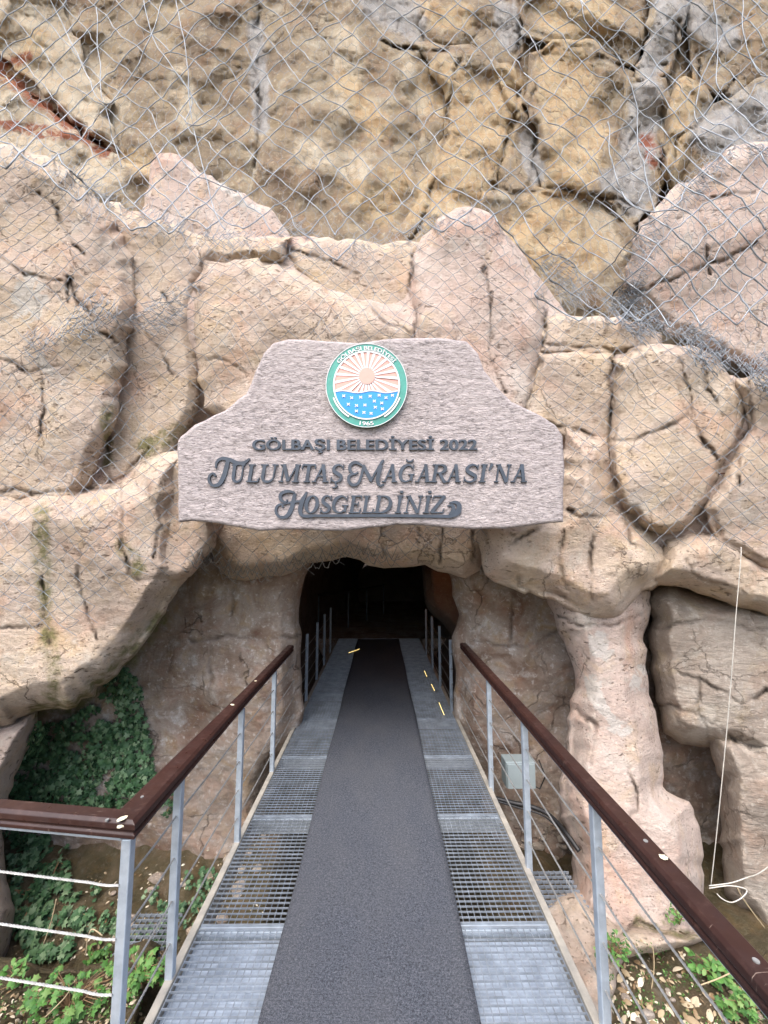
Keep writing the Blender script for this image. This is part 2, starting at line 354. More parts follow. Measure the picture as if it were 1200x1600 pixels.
LIME = [([(672 + 265, 1003), (672 + 268, 1015)], 18), ([(925, 1060), (930, 1090), (950, 1120), (975, 1140), (950, 1130)], 12), ([(995, 1070), (1000, 1050)], 13), ([(50, 450), (45, 480)], 26), ([(340, 290), (400, 330)], 5), ([(60, 560), (100, 600)], 10)]
RUST = [([(0, 110), (50, 150), (110, 195), (165, 235)], 14), ([(0, 190), (60, 205), (120, 215)], 9), ([(1010, 215), (1020, 250)], 12), ([(0, 100), (40, 90)], 10)]
OCHRE = [([(700, 130), (740, 180), (720, 260), (680, 330)], 48), ([(790, 130), (780, 200), (740, 290)], 30), ([(880, 100), (900, 180), (900, 260)], 52), ([(860, 330), (900, 390), (820, 380)], 48), ([(1075, 130), (1060, 220), (1045, 290)], 20), ([(215, 250), (240, 262)], 24), ([(660, 20), (720, 30)], 26), ([(930, 30), (870, 20)], 34), ([(560, 300), (600, 330), (620, 280)], 26), ([(540, 130), (590, 200)], 22), ([(20, 120), (60, 60)], 18)]
GREYP = [([(1040, -60), (1040, 40), (1015, 110)], 24), ([(1010, 150), (1000, 230), (985, 310)], 30), ([(1120, 210), (1200, 170), (1300, 180)], 42), ([(590, 0), (640, 30)], 34), ([(820, 215), (838, 270)], 15), ([(1080, 20), (1140, 60)], 26), ([(790, 20), (800, 60)], 20), ([(400, 40), (410, 200)], 14), ([(960, 280), (1000, 300)], 24)]
CREAMP = [([(-100, 0), (40, 60), (110, 130), (150, 190)], 60), ([(-100, 140), (60, 240), (160, 300)], 60), ([(545, 60), (540, 160)], 22), ([(480, 240), (560, 260)], 26), ([(700, 330), (740, 350)], 28), ([(640, 110), (660, 160)], 18), ([(860, 290), (930, 330), (960, 400)], 20), ([(280, 120), (300, 200)], 20)]
def segdist(px, py, pts):
    d = np.full(px.shape, 1e9)
    for (ax, ay), (bx, by) in zip(pts[:-1], pts[1:]):
        vx, vy = bx - ax, by - ay; L = vx * vx + vy * vy + 1e-9
        t = np.clip(((px - ax) * vx + (py - ay) * vy) / L, 0, 1)
        d = np.minimum(d, np.hypot(px - ax - t * vx, py - ay - t * vy))
    return d
def inside(px, py, poly):
    r = np.zeros(px.shape, bool); n = len(poly)
    for i in range(n):
        x1, y1 = poly[i]; x2, y2 = poly[(i + 1) % n]
        c = ((y1 > py) != (y2 > py)) & (px < (x2 - x1) * (py - y1) / ((y2 - y1) if y2 != y1 else 1e-9) + x1)
        r ^= c
    return r
def smooth_poly(poly, jit=2.5, seed=0, sharp=False):
    out = []; n = len(poly); r = random.Random(seed)
    for i in range(n):
        p0, p1, p2, p3 = [np.array(poly[(i + k) % n], float) for k in (-1, 0, 1, 2)]
        L = np.linalg.norm(p2 - p1); m = max(1, int(L / 14))
        for k in range(m):
            t = k / m
            q = p1 + (p2 - p1) * t if sharp else .5 * ((2 * p1) + (-p0 + p2) * t + (2 * p0 - 5 * p1 + 4 * p2 - p3) * t * t + (-p0 + 3 * p1 - 3 * p2 + p3) * t ** 3)
            out.append((q[0] + r.gauss(0, jit), q[1] + r.gauss(0, jit)))
    return out

BV, BF, BO = [], [], [0]
def rock(name, poly, Y, mat, parent, bulge=.3, R=60, tilt=(0, 0), cell=2.8, amp=(.05, .008, .006), facet=0, fs=1.6, seed=0, skirt=.6, jit=1.8, sharp=False, bvh=True, crackd=.045, yfun=None, **k):
    pl = smooth_poly(poly, jit, seed, sharp); pa = np.array(pl)
    x0, y0 = pa.min(0) - cell; x1, y1 = pa.max(0) + cell
    nx = int((x1 - x0) / cell) + 2; ny = int((y1 - y0) / cell) + 2
    gx, gy = np.meshgrid(x0 + np.arange(nx) * cell, y0 + np.arange(ny) * cell, indexing='ij'); gx = gx.ravel(); gy = gy.ravel()
    ins = inside(gx, gy, pl)
    d = np.full(gx.shape, 1e9); bx = gx.copy(); by = gy.copy()
    cl = pl + [pl[0]]
    for (ax, ay), (cx, cy) in zip(cl[:-1], cl[1:]):
        vx, vy = cx - ax, cy - ay; L = vx * vx + vy * vy + 1e-9
        t = np.clip(((gx - ax) * vx + (gy - ay) * vy) / L, 0, 1); qx = ax + t * vx; qy = ay + t * vy
        dd = np.hypot(gx - qx, gy - qy); w = dd < d; d = np.where(w, dd, d); bx = np.where(w, qx, bx); by = np.where(w, qy, by)
    I, J = np.meshgrid(np.arange(nx - 1), np.arange(ny - 1), indexing='ij'); a = (I * ny + J).ravel()
    q = np.stack([a, a + ny, a + ny + 1, a + 1], 1)
    cnt = ins[q].sum(1); near = (d[q] < cell * 1.45).all(1)
    keep = (cnt >= 2) | ((cnt == 1) & near); q = q[keep]
    X = np.where(ins, gx, bx); Z = np.where(ins, gy, by); D = np.where(ins, d, 0)
    used = np.unique(q); mp = -np.ones(len(gx), int); mp[used] = np.arange(len(used)); q = mp[q]
    X, Z, D = X[used], Z[used], D[used]
    e = 1 - np.clip(D / (R * .8), 0, 1); back = bulge * (.55 * (1 - np.sqrt(np.clip(1 - e ** 2.6, 0, 1))) + .45 * np.clip(e * 1.5 - .5, 0, 1))
    cx, cy = pa.mean(0)
    if yfun is not None: Y = yfun(X, Z)
    Yd = Y + tilt[0] * (X - cx) + tilt[1] * (Z - cy) + back
    W0 = P(X, Z, Yd)
    s = seed * 7
    nz = amp[0] * fbm(W0 * 1.3 + 5, 2, s) + amp[1] * (.35 - np.abs(fbm(W0 * 2.6 + 9, 3, s + 3))) * 1.6 + amp[2] * fbm(W0 * np.array([15, 15, 26]), 3, s + 5)
    ck = np.zeros(len(X))
    wx = X + 7 * perlin(np.stack([X / 34, Z / 34, 0 * X + 3], 1), 1) + 3 * perlin(np.stack([X / 9, Z / 9, 0 * X], 1), 8)
    wz = Z + 7 * perlin(np.stack([X / 34, Z / 34, 0 * X + 8], 1), 2) + 3 * perlin(np.stack([X / 9, Z / 9, 0 * X + 5], 1), 9)
    for c in CR: ck = np.maximum(ck, np.exp(-(segdist(wx, wz, c) / 2.6) ** 2))
    ck *= np.clip(.55 + 1.2 * perlin(np.stack([X / 45, Z / 45, 0 * X + 1], 1), 4), .3, 1)
    if facet:
        nz = nz + facet * folds(W0 * fs, s)
    rimf = np.clip(D / 10, .25, 1)
    Yd = Yd + nz * rimf + ck * crackd
    V = P(X, Z, Yd); nv = len(V)
    # skirt: close the body behind, drawn in a little
    ed = {}
    for f in q:
        for i in range(4):
            a_, b_ = int(f[i]), int(f[(i + 1) % 4]); ed[(a_, b_)] = 1
    bd = [(a_, b_) for (a_, b_) in ed if (b_, a_) not in ed]
    rim = sorted({v for e_ in bd for v in e_}); ri = {v: nv + i for i, v in enumerate(rim)}
    cxy = np.array([X[rim] + (cx - X[rim]) * .03, Z[rim] + (cy - Z[rim]) * .03])
    V2 = P(cxy[0], cxy[1], Yd[rim] + skirt)
    F2 = np.array([[b_, a_, ri[a_], ri[b_]] for a_, b_ in bd]); V = np.vstack([V, V2]); q = np.vstack([q, F2])
    me = npmesh(name, V, q)
    def att(nm, arr):
        at = me.attributes.new(nm, 'FLOAT', 'POINT'); at.data.foreach_set('value', np.concatenate([arr, arr[rim]]).astype(np.float32))
    att('crack', ck)
    for nm, L in (('moss', MOSS), ('lime', LIME), ('rust', RUST)) + ((('ochre', OCHRE), ('grey', GREYP), ('cream', CREAMP)) if mat == 'cliff' else ()):
        r_ = np.zeros(len(X))
        for pts, w in L: r_ = np.maximum(r_, np.exp(-(segdist(wx, wz, pts) / w) ** 2) * 1.0)
        att(nm, r_)
    if bvh:
        BV.extend(V.tolist()); BF.extend((q + BO[0]).tolist()); BO[0] += len(V)
    return link(name, me, M[mat], parent, smooth=True, **k)

# ------------------------------------------------------------------ sculpted rock facade
fac = empty('rock_facade', (0, 4.2, -1), label='tan sculpted artificial rock face around the cave mouth, below the netted cliff', cat='rock face')
def fr(name, poly, Y, mat='tan', **k):
    if name == 'boulder': k['bulge'] = k.get('bulge', .3) * .5; k['R'] = k.get('R', 60) * .55
    if name != 'recess_wall': k['facet'] = k.get('facet', 0) * .6 + .075; k.setdefault('fs', 1.45)
    if name in ('boulder', 'overhang', 'rock_flank'): k['sharp'] = True; k.setdefault('jit', 2.6)
    return rock(name, poly, Y, mat, fac, **k)
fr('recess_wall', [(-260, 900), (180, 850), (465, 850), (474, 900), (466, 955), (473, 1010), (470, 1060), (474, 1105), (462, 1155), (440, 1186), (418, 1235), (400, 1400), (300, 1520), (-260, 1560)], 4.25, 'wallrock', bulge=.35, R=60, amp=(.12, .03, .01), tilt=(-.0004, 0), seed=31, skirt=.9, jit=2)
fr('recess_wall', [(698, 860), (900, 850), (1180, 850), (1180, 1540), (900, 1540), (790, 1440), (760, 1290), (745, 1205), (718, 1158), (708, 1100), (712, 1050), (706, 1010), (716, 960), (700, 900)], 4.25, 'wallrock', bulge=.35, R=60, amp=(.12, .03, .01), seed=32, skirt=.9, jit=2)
fr('boulder', [(222, 335), (235, 280), (247, 240), (280, 240), (340, 285), (430, 330), (455, 380), (400, 420), (240, 400)], 4.5, 'pink', bulge=.3, R=30, seed=33, facet=.03)
fr('boulder', [(-240, 215), (0, 228), (55, 236), (100, 262), (142, 305), (175, 335), (205, 400), (215, 470), (195, 560), (185, 650), (120, 800), (-240, 810)], 3.26, 'tan', bulge=.36, R=90, seed=34, facet=.03)
fr('boulder', [(130, 300), (215, 333), (300, 362), (345, 374), (455, 372), (440, 412), (330, 414), (312, 450), (306, 520), (318, 600), (300, 660), (250, 740), (150, 780), (160, 560), (180, 470), (170, 380)], 3.45, 'tan', bulge=.35, R=70, seed=35, facet=.02)
fr('boulder', [(303, 440), (318, 412), (370, 404), (430, 414), (490, 436), (560, 468), (645, 510), (660, 640), (560, 680), (400, 680), (318, 640), (306, 520)], 3.32, 'tan', bulge=.35, R=60, seed=36)
fr('boulder', [(440, 395), (500, 372), (600, 380), (655, 378), (655, 430), (648, 540), (560, 500), (470, 440)], 3.62, 'tan', bulge=.3, R=45, seed=37)
fr('boulder', [(642, 410), (660, 372), (690, 340), (730, 320), (766, 332), (790, 370), (825, 430), (856, 486), (853, 560), (835, 650), (780, 690), (700, 640), (645, 560)], 3.42, 'pink', bulge=.4, R=70, seed=38, facet=.02)
fr('boulder', [(846, 492), (920, 490), (1000, 505), (1030, 520), (1034, 545), (1000, 556), (900, 560), (840, 556)], 3.42, 'tan', bulge=.3, R=28, seed=39)
fr('boulder', [(842, 548), (900, 545), (962, 550), (962, 620), (955, 700), (900, 700), (820, 650), (832, 600)], 3.42, 'tan', bulge=.22, R=32, seed=40)
fr('boulder', [(957, 560), (1000, 541), (1080, 540), (1115, 556), (1145, 596), (1174, 604), (1174, 650), (1152, 700), (1130, 735), (1110, 790), (1062, 832), (1010, 830), (968, 792), (952, 740), (953, 690)], 3.2, 'tan', bulge=.45, R=45, seed=41, facet=.02)
fr('boulder', [(1146, 590), (1200, 584), (1460, 600), (1460, 930), (1200, 890), (1120, 850), (1100, 790), (1145, 720), (1172, 660)], 3.1, 'tan', bulge=.35, R=55, seed=43, facet=.03)
fr('overhang', [(740, 790), (870, 790), (885, 670), (955, 690), (968, 790), (1010, 828), (1048, 872), (1036, 906), (1004, 925), (988, 942), (960, 966), (925, 968), (860, 938), (800, 922), (758, 898), (748, 860)], 3.1, 'tan', bulge=.35, R=75, seed=44, facet=.02)
fr('overhang', [(1040, 840), (1120, 820), (1200, 870), (1460, 900), (1460, 985), (1200, 962), (1120, 940), (1062, 916), (1030, 918), (1010, 925), (1015, 890)], 3.15, 'tan', bulge=.4, R=50, seed=45)
fr('lintel', [(300, 790), (560, 780), (770, 790), (764, 860), (748, 890), (728, 903), (700, 896), (665, 886), (600, 884), (560, 876), (540, 869), (515, 876), (480, 882), (455, 896), (400, 904), (370, 908), (345, 892), (322, 850)], 3.72, 'tan', bulge=.35, R=42, seed=46, facet=.02)
fr('overhang', [(-260, 772), (-60, 772), (60, 770), (120, 766), (188, 754), (238, 712), (290, 705), (290, 860), (298, 892), (275, 932), (240, 985), (215, 1018), (170, 1070), (122, 1103), (62, 1110), (0, 1140), (-260, 1200)], 3.05, 'tan', bulge=.42, R=80, seed=47, facet=.02, tilt=(0, .0002))
fr('boulder', [(188, 800), (198, 760), (240, 725), (285, 705), (330, 760), (338, 850), (300, 898), (262, 912), (222, 908), (200, 875)], 3.12, 'tan', bulge=.35, R=45, seed=48)
fr('boulder', [(970, 445), (985, 390), (1000, 350), (1050, 300), (1100, 262), (1148, 228), (1200, 220), (1460, 215), (1460, 620), (1200, 600), (1130, 560), (1040, 520)], 3.75, 'pink', bulge=.45, R=80, seed=49, facet=.03)
fr('rock_leg', [(-260, 1110), (0, 1120), (62, 1106), (48, 1160), (30, 1200), (12, 1245), (4, 1300), (8, 1350), (22, 1420), (12, 1500), (-20, 1560), (-260, 1600)], 3.3, 'pink', bulge=.4, R=50, seed=50)
fr('rock_pillar', [(852, 915), (930, 925), (1012, 915), (1008, 1000), (1012, 1070), (1030, 1145), (1040, 1240), (1075, 1252), (1096, 1310), (1100, 1400), (1120, 1500), (1050, 1540), (940, 1520), (880, 1470), (890, 1385), (895, 1330), (878, 1280), (874, 1220), (886, 1170), (888, 1110), (898, 1060), (880, 1000)], 3.2, 'pink', bulge=.4, R=70, seed=51, tilt=(0, -.0008))
fr('rock_flank', [(1006, 930), (1040, 905), (1100, 925), (1460, 960), (1460, 1240), (1200, 1200), (1140, 1175), (1095, 1168), (1060, 1162), (1036, 1140), (1018, 1060), (1020, 1010), (1016, 970)], 3.45, 'greyrock', bulge=.45, R=60, seed=52, tilt=(-.0006, -.0002))
fr('rock_flank', [(1100, 1140), (1460, 1150), (1460, 1600), (1200, 1520), (1170, 1450), (1135, 1400), (1125, 1300), (1128, 1220)], 3.3, 'greyrock', bulge=.45, R=60, seed=53, tilt=(-.0004, -.0003))
fr('rock_ledge', [(838, 1440), (862, 1405), (900, 1392), (960, 1440), (1100, 1462), (1040, 1486), (975, 1500), (958, 1560), (950, 1700), (945, 1760), (915, 1640), (880, 1540)], 2.45, 'tan', bulge=.12, R=20, seed=54, tilt=(0, -.0040), amp=(.05, .03, .010), fs=4)
fr('rock_ledge', [(-260, 1500), (0, 1494), (70, 1512), (110, 1516), (170, 1498), (215, 1470), (248, 1470), (246, 1500), (222, 1560), (205, 1640), (180, 1760), (-260, 1760)], 2.2, 'soil', bulge=.10, R=14, seed=55, tilt=(0, -.0035), amp=(.05, .05, .014), facet=.04, fs=3)

# the body behind the boulders follows them closely, so that their joints read as seams
_t = BVHTree.FromPolygons(BV, BF); bd_ = np.full((164, 100), np.nan)
for i in range(164):
    for j in range(100):
        r = _t.ray_cast(Vector((0, 0, EYE)), Vector(rays(-220 + i * 10, 150 + j * 10)).normalized())
        if r[0] is not None and r[0].y < 3.9: bd_[i, j] = r[0].y
msk = np.isnan(bd_); bd_ = np.where(msk, 3.75, bd_)
for _ in range(14):
    pd = np.pad(bd_, 1, mode='edge'); bd_ = (pd[:-2, 1:-1] + pd[2:, 1:-1] + pd[1:-1, :-2] + pd[1:-1, 2:] + 2 * bd_) / 6
def bfun(px, py):
    fx = np.clip((px + 220) / 10, 0, 162.9); fy = np.clip((py - 150) / 10, 0, 98.9); i = fx.astype(int); j = fy.astype(int); a = fx - i; b = fy - j
    return .10 + bd_[i, j] * (1 - a) * (1 - b) + bd_[i + 1, j] * a * (1 - b) + bd_[i, j + 1] * (1 - a) * b + bd_[i + 1, j + 1] * a * b
fr('backing_rock', [(-260, 260), (0, 250), (95, 285), (200, 345), (300, 375), (470, 368), (560, 395), (640, 395), (700, 360), (770, 350), (850, 440), (905, 505), (1030, 540), (1145, 590), (1460, 620), (1460, 930), (960, 895), (860, 868), (700, 845), (330, 850), (200, 885), (100, 1000), (-260, 1000)], 4.0, 'pink', cell=3.5, bulge=.25, R=50, yfun=bfun)

# ------------------------------------------------------------------ cliff (setting)
cliff = empty('cliff', (0, 6, 3), kind='structure')
def cl(name, poly, Y, mat, **k):
    tone = mat; mat = 'cliff'
    if True:
        c_ = np.mean(poly, 0); poly = [tuple(c_ + (np.array(p) - c_) * (1 + 9 / max(30, np.linalg.norm(np.array(p) - c_)))) for p in poly]; Y = 5.2 + (Y - 5.2) * .45
    d = dict(bulge=.16, R=30, facet=.13, fs=1.5, amp=(.10, .02, .012), cell=3.2, skirt=1.2, crackd=.09, sharp=True, jit=3.0); d.update(k); d['facet'] = .09 if tone == 'brown' else .14; d['bulge'] = .10; rock(name, poly, Y, mat, cliff, **d)
cl('rock_bed', [(-260, -150), (1460, -150), (1460, 640), (-260, 640)], 5.75, 'brown', facet=.12, cell=6, sharp=True, jit=0)
cl('rock_slab', [(100, -120), (404, -120), (402, 60), (406, 200), (400, 300), (400, 440), (330, 420), (230, 350), (205, 270), (185, 160), (100, 60)], 5.6, 'brown', seed=2, R=30)
cl('rock_slab', [(404, -120), (672, -120), (668, 60), (640, 150), (655, 240), (700, 330), (640, 440), (402, 440), (400, 300), (408, 200), (404, 60)], 5.5, 'brown', seed=22, R=30)
cl('rock_slab', [(-200, -120), (60, -120), (95, 30), (130, 110), (165, 160), (180, 225), (130, 205), (60, 130), (0, 80), (-200, 60)], 5.35, 'cream', seed=3, facet=.04)
cl('rock_slab', [(-200, 90), (0, 120), (60, 165), (120, 215), (190, 250), (250, 262), (260, 330), (200, 360), (90, 320), (-200, 300)], 5.2, 'cream', seed=4, facet=.05)
cl('rock_slab', [(650, 80), (740, 78), (800, 115), (812, 165), (792, 235), (768, 300), (745, 380), (640, 400), (600, 380), (645, 330), (690, 240), (700, 160)], 5.3, 'ochre', seed=5, facet=.07)
cl('rock_slab', [(655, -120), (820, -120), (812, 60), (800, 105), (740, 72), (665, 72)], 5.45, 'brown', seed=6, facet=.08)
cl('rock_slab', [(822, -120), (1010, -120), (1025, 0), (1000, 60), (985, 105), (930, 60), (860, 62), (824, 50)], 5.2, 'ochre', seed=7, facet=.08)
cl('rock_slab', [(1018, -120), (1064, -120), (1068, 20), (1046, 100), (1030, 128), (992, 116), (1015, 60)], 4.85, 'grey', seed=8, R=24, bulge=.2, facet=.03)
cl('rock_slab', [(834, 90), (862, 70), (930, 72), (985, 118), (990, 190), (965, 240), (975, 300), (930, 306), (860, 296), (838, 250), (850, 210), (830, 160)], 5.0, 'ochre', seed=9, facet=.08)
cl('rock_slab', [(980, 130), (1040, 130), (1046, 240), (1020, 322), (985, 345), (945, 300), (972, 210)], 4.85, 'grey', seed=10, facet=.04, R=30)
cl('rock_slab', [(765, 305), (815, 303), (870, 300), (925, 310), (985, 350), (990, 420), (965, 520), (900, 540), (830, 520), (760, 420), (745, 380)], 4.95, 'ochre', seed=12, facet=.07)
cl('rock_slab', [(1078, -120), (1450, -120), (1450, 115), (1220, 118), (1150, 150), (1095, 135), (1082, 60)], 5.1, 'brown', seed=13, facet=.08)
cl('rock_slab', [(1058, 130), (1090, 135), (1110, 158), (1085, 215), (1050, 290), (1036, 260), (1044, 190)], 4.9, 'ochre', seed=14, facet=.05, R=25)
cl('rock_slab', [(1060, 290), (1075, 230), (1120, 170), (1200, 128), (1450, 120), (1450, 330), (1200, 300), (1100, 330)], 4.75, 'grey', seed=15, facet=.07)
cl('rock_slab', [(780, 120), (838, 200), (848, 300), (800, 310), (775, 290), (800, 200)], 5.35, 'grey', seed=16, facet=.04, R=20)

# cave tunnel (inside walls, closed at the back)
n1, n2 = 64, 40; V = []
for i in range(n1):
    y = 4.62 + i * .17; cxx = -.03 + .5 * max(0, (y - 8) / 6) ** 2
    for j in range(n2):
        a = -0.25 * math.pi + 1.5 * math.pi * j / (n2 - 1)
        V.append((cxx + 1.35 * math.cos(a) * (1 + .12 * (y > 5.2)), y, .7 + 1.75 * math.sin(a)))
V = np.array(V); V[:, 2] = np.maximum(V[:, 2], -.9)
nn = fbm(V * 1.1, 4, 3) * .16; V[:, 0] += nn * np.sign(V[:, 0]) * (V[:, 1] > 4.8); V[:, 2] += nn * .6
V[:, 0] = np.where(np.abs(V[:, 0]) < 1.02, V[:, 0], V[:, 0])
q = [[i * n2 + j, (i + 1) * n2 + j, (i + 1) * n2 + j + 1, i * n2 + j + 1] for i in range(n1 - 1) for j in range(n2 - 1)]
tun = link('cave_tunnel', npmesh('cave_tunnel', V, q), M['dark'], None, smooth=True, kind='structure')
bw = MB(); g = [(-2.2 + .2 * i, -1.2 + .2 * j) for i in range(28) for j in range(20)]
Vb = np.array([(x, 15.2 + .35 * math.sin(x * 2.3) * math.cos(z * 1.7), z) for x, z in g]); Vb[:, 1] += .2 * fbm(Vb * 1.5, 3, 4)
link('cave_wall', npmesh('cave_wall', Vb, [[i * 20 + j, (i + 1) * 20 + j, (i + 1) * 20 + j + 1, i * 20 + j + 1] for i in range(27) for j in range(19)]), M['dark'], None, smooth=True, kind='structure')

# ------------------------------------------------------------------ ground
def ss(a, b, t): t = np.clip((t - a) / (b - a), 0, 1); return t * t * (3 - 2 * t)
def gz(x, y):
    x = np.asarray(x, float); y = np.asarray(y, float)
    z = -.78 + 0 * x
    pit = ss(2.55, 2.85, y) * (1 - ss(.6, 1.0, x) * ss(-9, -8, -y) * (x > 1.0)) * .8
    pitR = ss(2.95, 3.3, y) * .35
    z = z - np.where(x > .9, pitR, pit)
    z = z + .55 * ss(3.2, 4.4, y) * (x < .6)
    z = z - 1.3 * ss(-1.0, -.9, x) * ss(-.95, -.85, -x) * ss(2.0, 2.2, y)
    p = np.stack([x, y, 0 * x], 1)
    near = np.exp(-(np.maximum(0, np.hypot(x, y) - 5) / 4) ** 2)
    return z + near * (.09 * fbm(p * 1.8, 4, 6) + .03 * fbm(p * 9, 3, 7))
gxs = np.unique(np.concatenate([[-900, -300, -100, -40, -20, -12, -8], np.arange(-6, 6.01, .045), [8, 12, 20, 40, 100, 300, 900]]))
gys = np.unique(np.concatenate([[-900, -300, -100, -40, -20, -10, -6, -4, -3, -2, -1, 0], np.arange(.5, 5.2, .045), [5.5, 6, 7, 8, 10, 12, 16, 20, 40, 100, 300, 900]]))
GX, GY = np.meshgrid(gxs, gys, indexing='ij'); gv = np.stack([GX.ravel(), GY.ravel(), gz(GX.ravel(), GY.ravel())], 1); ny = len(gys)
gq = [[i * ny + j, (i + 1) * ny + j, (i + 1) * ny + j + 1, i * ny + j + 1] for i in range(len(gxs) - 1) for j in range(ny - 1)]
gme = npmesh('ground', gv, gq)
link('ground', gme, M['soil'], None, smooth=True, kind='structure')
BVr = BVHTree.FromPolygons(BV, BF)                        # rocks only
b0 = len(BV); BVall = BVHTree.FromPolygons(BV + gv.tolist(), BF + [[i + b0 for i in f] for f in gq])
def hit(px, py, tree=BVr):
    d = rays(px, py); v = Vector(d).normalized(); r = tree.ray_cast(Vector((0, 0, EYE)), v)
    return r

# ------------------------------------------------------------------ nets draped over the rock
STEP = 10
NX, NY = int(1640 / STEP), int(1240 / STEP)
dep = np.full((NX, NY), np.nan)
for i in range(NX):
    for j in range(NY):
        r = hit(-200 + i * STEP, -120 + j * STEP)
        if r[0] is not None: dep[i, j] = r[0].y
dep = np.where(np.isnan(dep), 4.2, dep)
sm = dep.copy()
for _ in range(26):
    pd = np.pad(sm, 1, mode='edge'); av = (pd[:-2, 1:-1] + pd[2:, 1:-1] + pd[1:-1, :-2] + pd[1:-1, 2:]) / 4
    sm = np.minimum(dep, .15 * sm + .85 * av)
def ndep(px, py, arr):
    fx = np.clip((px + 200) / STEP, 0, NX - 1.001); fy = np.clip((py + 120) / STEP, 0, NY - 1.001)
    i = fx.astype(int); j = fy.astype(int); a = fx - i; b = fy - j
    return arr[i, j] * (1 - a) * (1 - b) + arr[i + 1, j] * a * (1 - b) + arr[i, j + 1] * (1 - a) * b + arr[i + 1, j + 1] * a * b
def netpts(px, py, off, arr=None):
    px = np.asarray(px, float); py = np.asarray(py, float); return P(px, py, ndep(px, py, sm if arr is None else arr) - off)
def warp(px, py, a, s, k):
    p = np.stack([px / s, py / s, 0 * px + k], 1)
    return px + a * fbm(p, 2, 60), py + a * fbm(p + 17, 2, 61)
TOP = [(-300, 250), (0, 232), (55, 240), (100, 268), (142, 308), (215, 338), (300, 366), (455, 368), (520, 385), (640, 372), (730, 322), (790, 370), (856, 470), (960, 480), (1060, 500), (1145, 570), (1500, 600)]
BOT = [(-300, 965), (0, 962), (60, 985), (110, 990), (150, 940), (215, 895), (300, 885), (330, 880), (345, 900), (400, 905), (440, 890), (480, 888), (540, 868), (600, 880), (700, 862), (760, 830), (840, 812), (900, 815), (960, 838), (1000, 845), (1060, 858), (1110, 870), (1160, 850), (1500, 830)]
def interp(L, x): return np.interp(x, [a for a, _ in L], [b for _, b in L])
# hexagonal wire mesh over the cliff
A, B = [], []
w, h = 15.0, 17.0; E1 = []
def hexv(i, j):   # two nodes per lattice cell
    return i * w + (j % 2) * w / 2, j * h
for j in range(-4, 34):
    for i in range(-14, 96):
        x, y = hexv(i, j)
        top = (x, y - h * .30); bot = (x, y + h * .30)
        E1.append((top, bot))
        xr = x + w / 2 if True else x
        E1.append((bot, (x + w / 2, y + h * .70))); E1.append((bot, (x - w / 2, y + h * .70)))
E1 = np.array(E1); a = E1[:, 0]; b = E1[:, 1]
ax, ay = warp(a[:, 0], a[:, 1], 14, 120, 2); bx_, by_ = warp(b[:, 0], b[:, 1], 14, 120, 2)
ax2, ay2 = warp(ax, ay, 2.5, 14, 5); bx2, by2 = warp(bx_, by_, 2.5, 14, 5)
lim = interp(TOP, ax2) + 28; ok = (ay2 < lim) & (ax2 > -190) & (ax2 < 1400) & (ay2 > -110)
V, Fq = wires(netpts(ax2[ok], ay2[ok], .10), netpts(bx2[ok], by2[ok], .10), .0021)
link('wire_mesh', npmesh('wire_mesh', V, Fq), M['net'], None, label='fine hexagonal wire mesh stretched over the natural cliff at the top', cat='safety net')
# chain link over the sculpted rock
def diamond(x0, x1, y0, y1, w, h, keepf, off, r, seed, wa=14, jit=1.4, name=None, arr=None):
    A = []; B = []
    for i in range(int((x1 - x0) / w)):
        for j in range(int((y1 - y0) / h)):
            if (i + j) % 2 == 0:
                for dj in (-1, 1): A.append((x0 + i * w, y0 + j * h)); B.append((x0 + (i + 1) * w, y0 + (j + dj) * h))
    A = np.array(A); B = np.array(B)
    o = []
    for q_ in (A, B):
        x, y = warp(q_[:, 0], q_[:, 1], wa, 130, seed); x, y = warp(x, y, wa * .35, 36, seed + 1); x, y = warp(x, y, jit, 9, seed + 2); o.append((x, y))
    (x, y), (X, Y_) = o; ok = keepf(x, y); mid = ((x + X) / 2 + .8, (y + Y_) / 2 + 1.2)
    a, m_, b = netpts(x[ok], y[ok], off, arr), netpts(mid[0][ok], mid[1][ok], off * 1.4, arr), netpts(X[ok], Y_[ok], off, arr)
    return wires(np.vstack([a, m_]), np.vstack([m_, b]), r)
keepc = lambda x, y: (y > interp(TOP, x) - 2) & (y < interp(BOT, x) + 4 * np.sin(x / 7)) & (x > -180) & (x < 1400) & ~inside(x, y, [(285, 700), (400, 545), (745, 545), (878, 680), (878, 822), (285, 822)])
V, Fq = diamond(-200, 1420, 200, 1030, 14.5, 12.5, keepc, .025, .0024, 9)
link('chain_link_net', npmesh('chain_link_net', V, Fq), M['net'], None, label='sagging chain-link net draped over the tan sculpted rock around the sign', cat='safety net')
# bunched folds of netting along the top of the sculpted rock
def band(path, wid): return lambda x, y: segdist(x, y, path) < wid * (.7 + .5 * np.sin(x / 17))
fold = []
for k_, (path, wid, seed) in enumerate([([(70, 238), (140, 296), (215, 335), (300, 368), (380, 372), (460, 362)], 9, 21), ([(455, 350), (520, 385), (600, 372), (680, 348)], 9, 22), ([(850, 420), (920, 455), (1000, 495), (1100, 545), (1210, 590), (1300, 620)], 26, 23),
                                         ([(60, 540), (140, 490), (200, 500), (270, 480), (300, 440)], 26, 24), ([(940, 500), (1000, 400), (1060, 300), (1150, 232), (1300, 215)], 20, 26)]):
    for s_ in range(6 if seed == 23 else 3):
        fold.append(diamond(min(p[0] for p in path) - 40, max(p[0] for p in path) + 40, min(p[1] for p in path) - 50, max(p[1] for p in path) + 50, 9 + 2 * (s_ % 5), 8 + s_ % 5, band(path, wid), .03 + .025 * s_, .0027, seed + 5 * s_, wa=22, jit=3))
o_ = 0; VV = []; FF = []
for v, f in fold: VV.append(v); FF.append(f + o_); o_ += len(v)
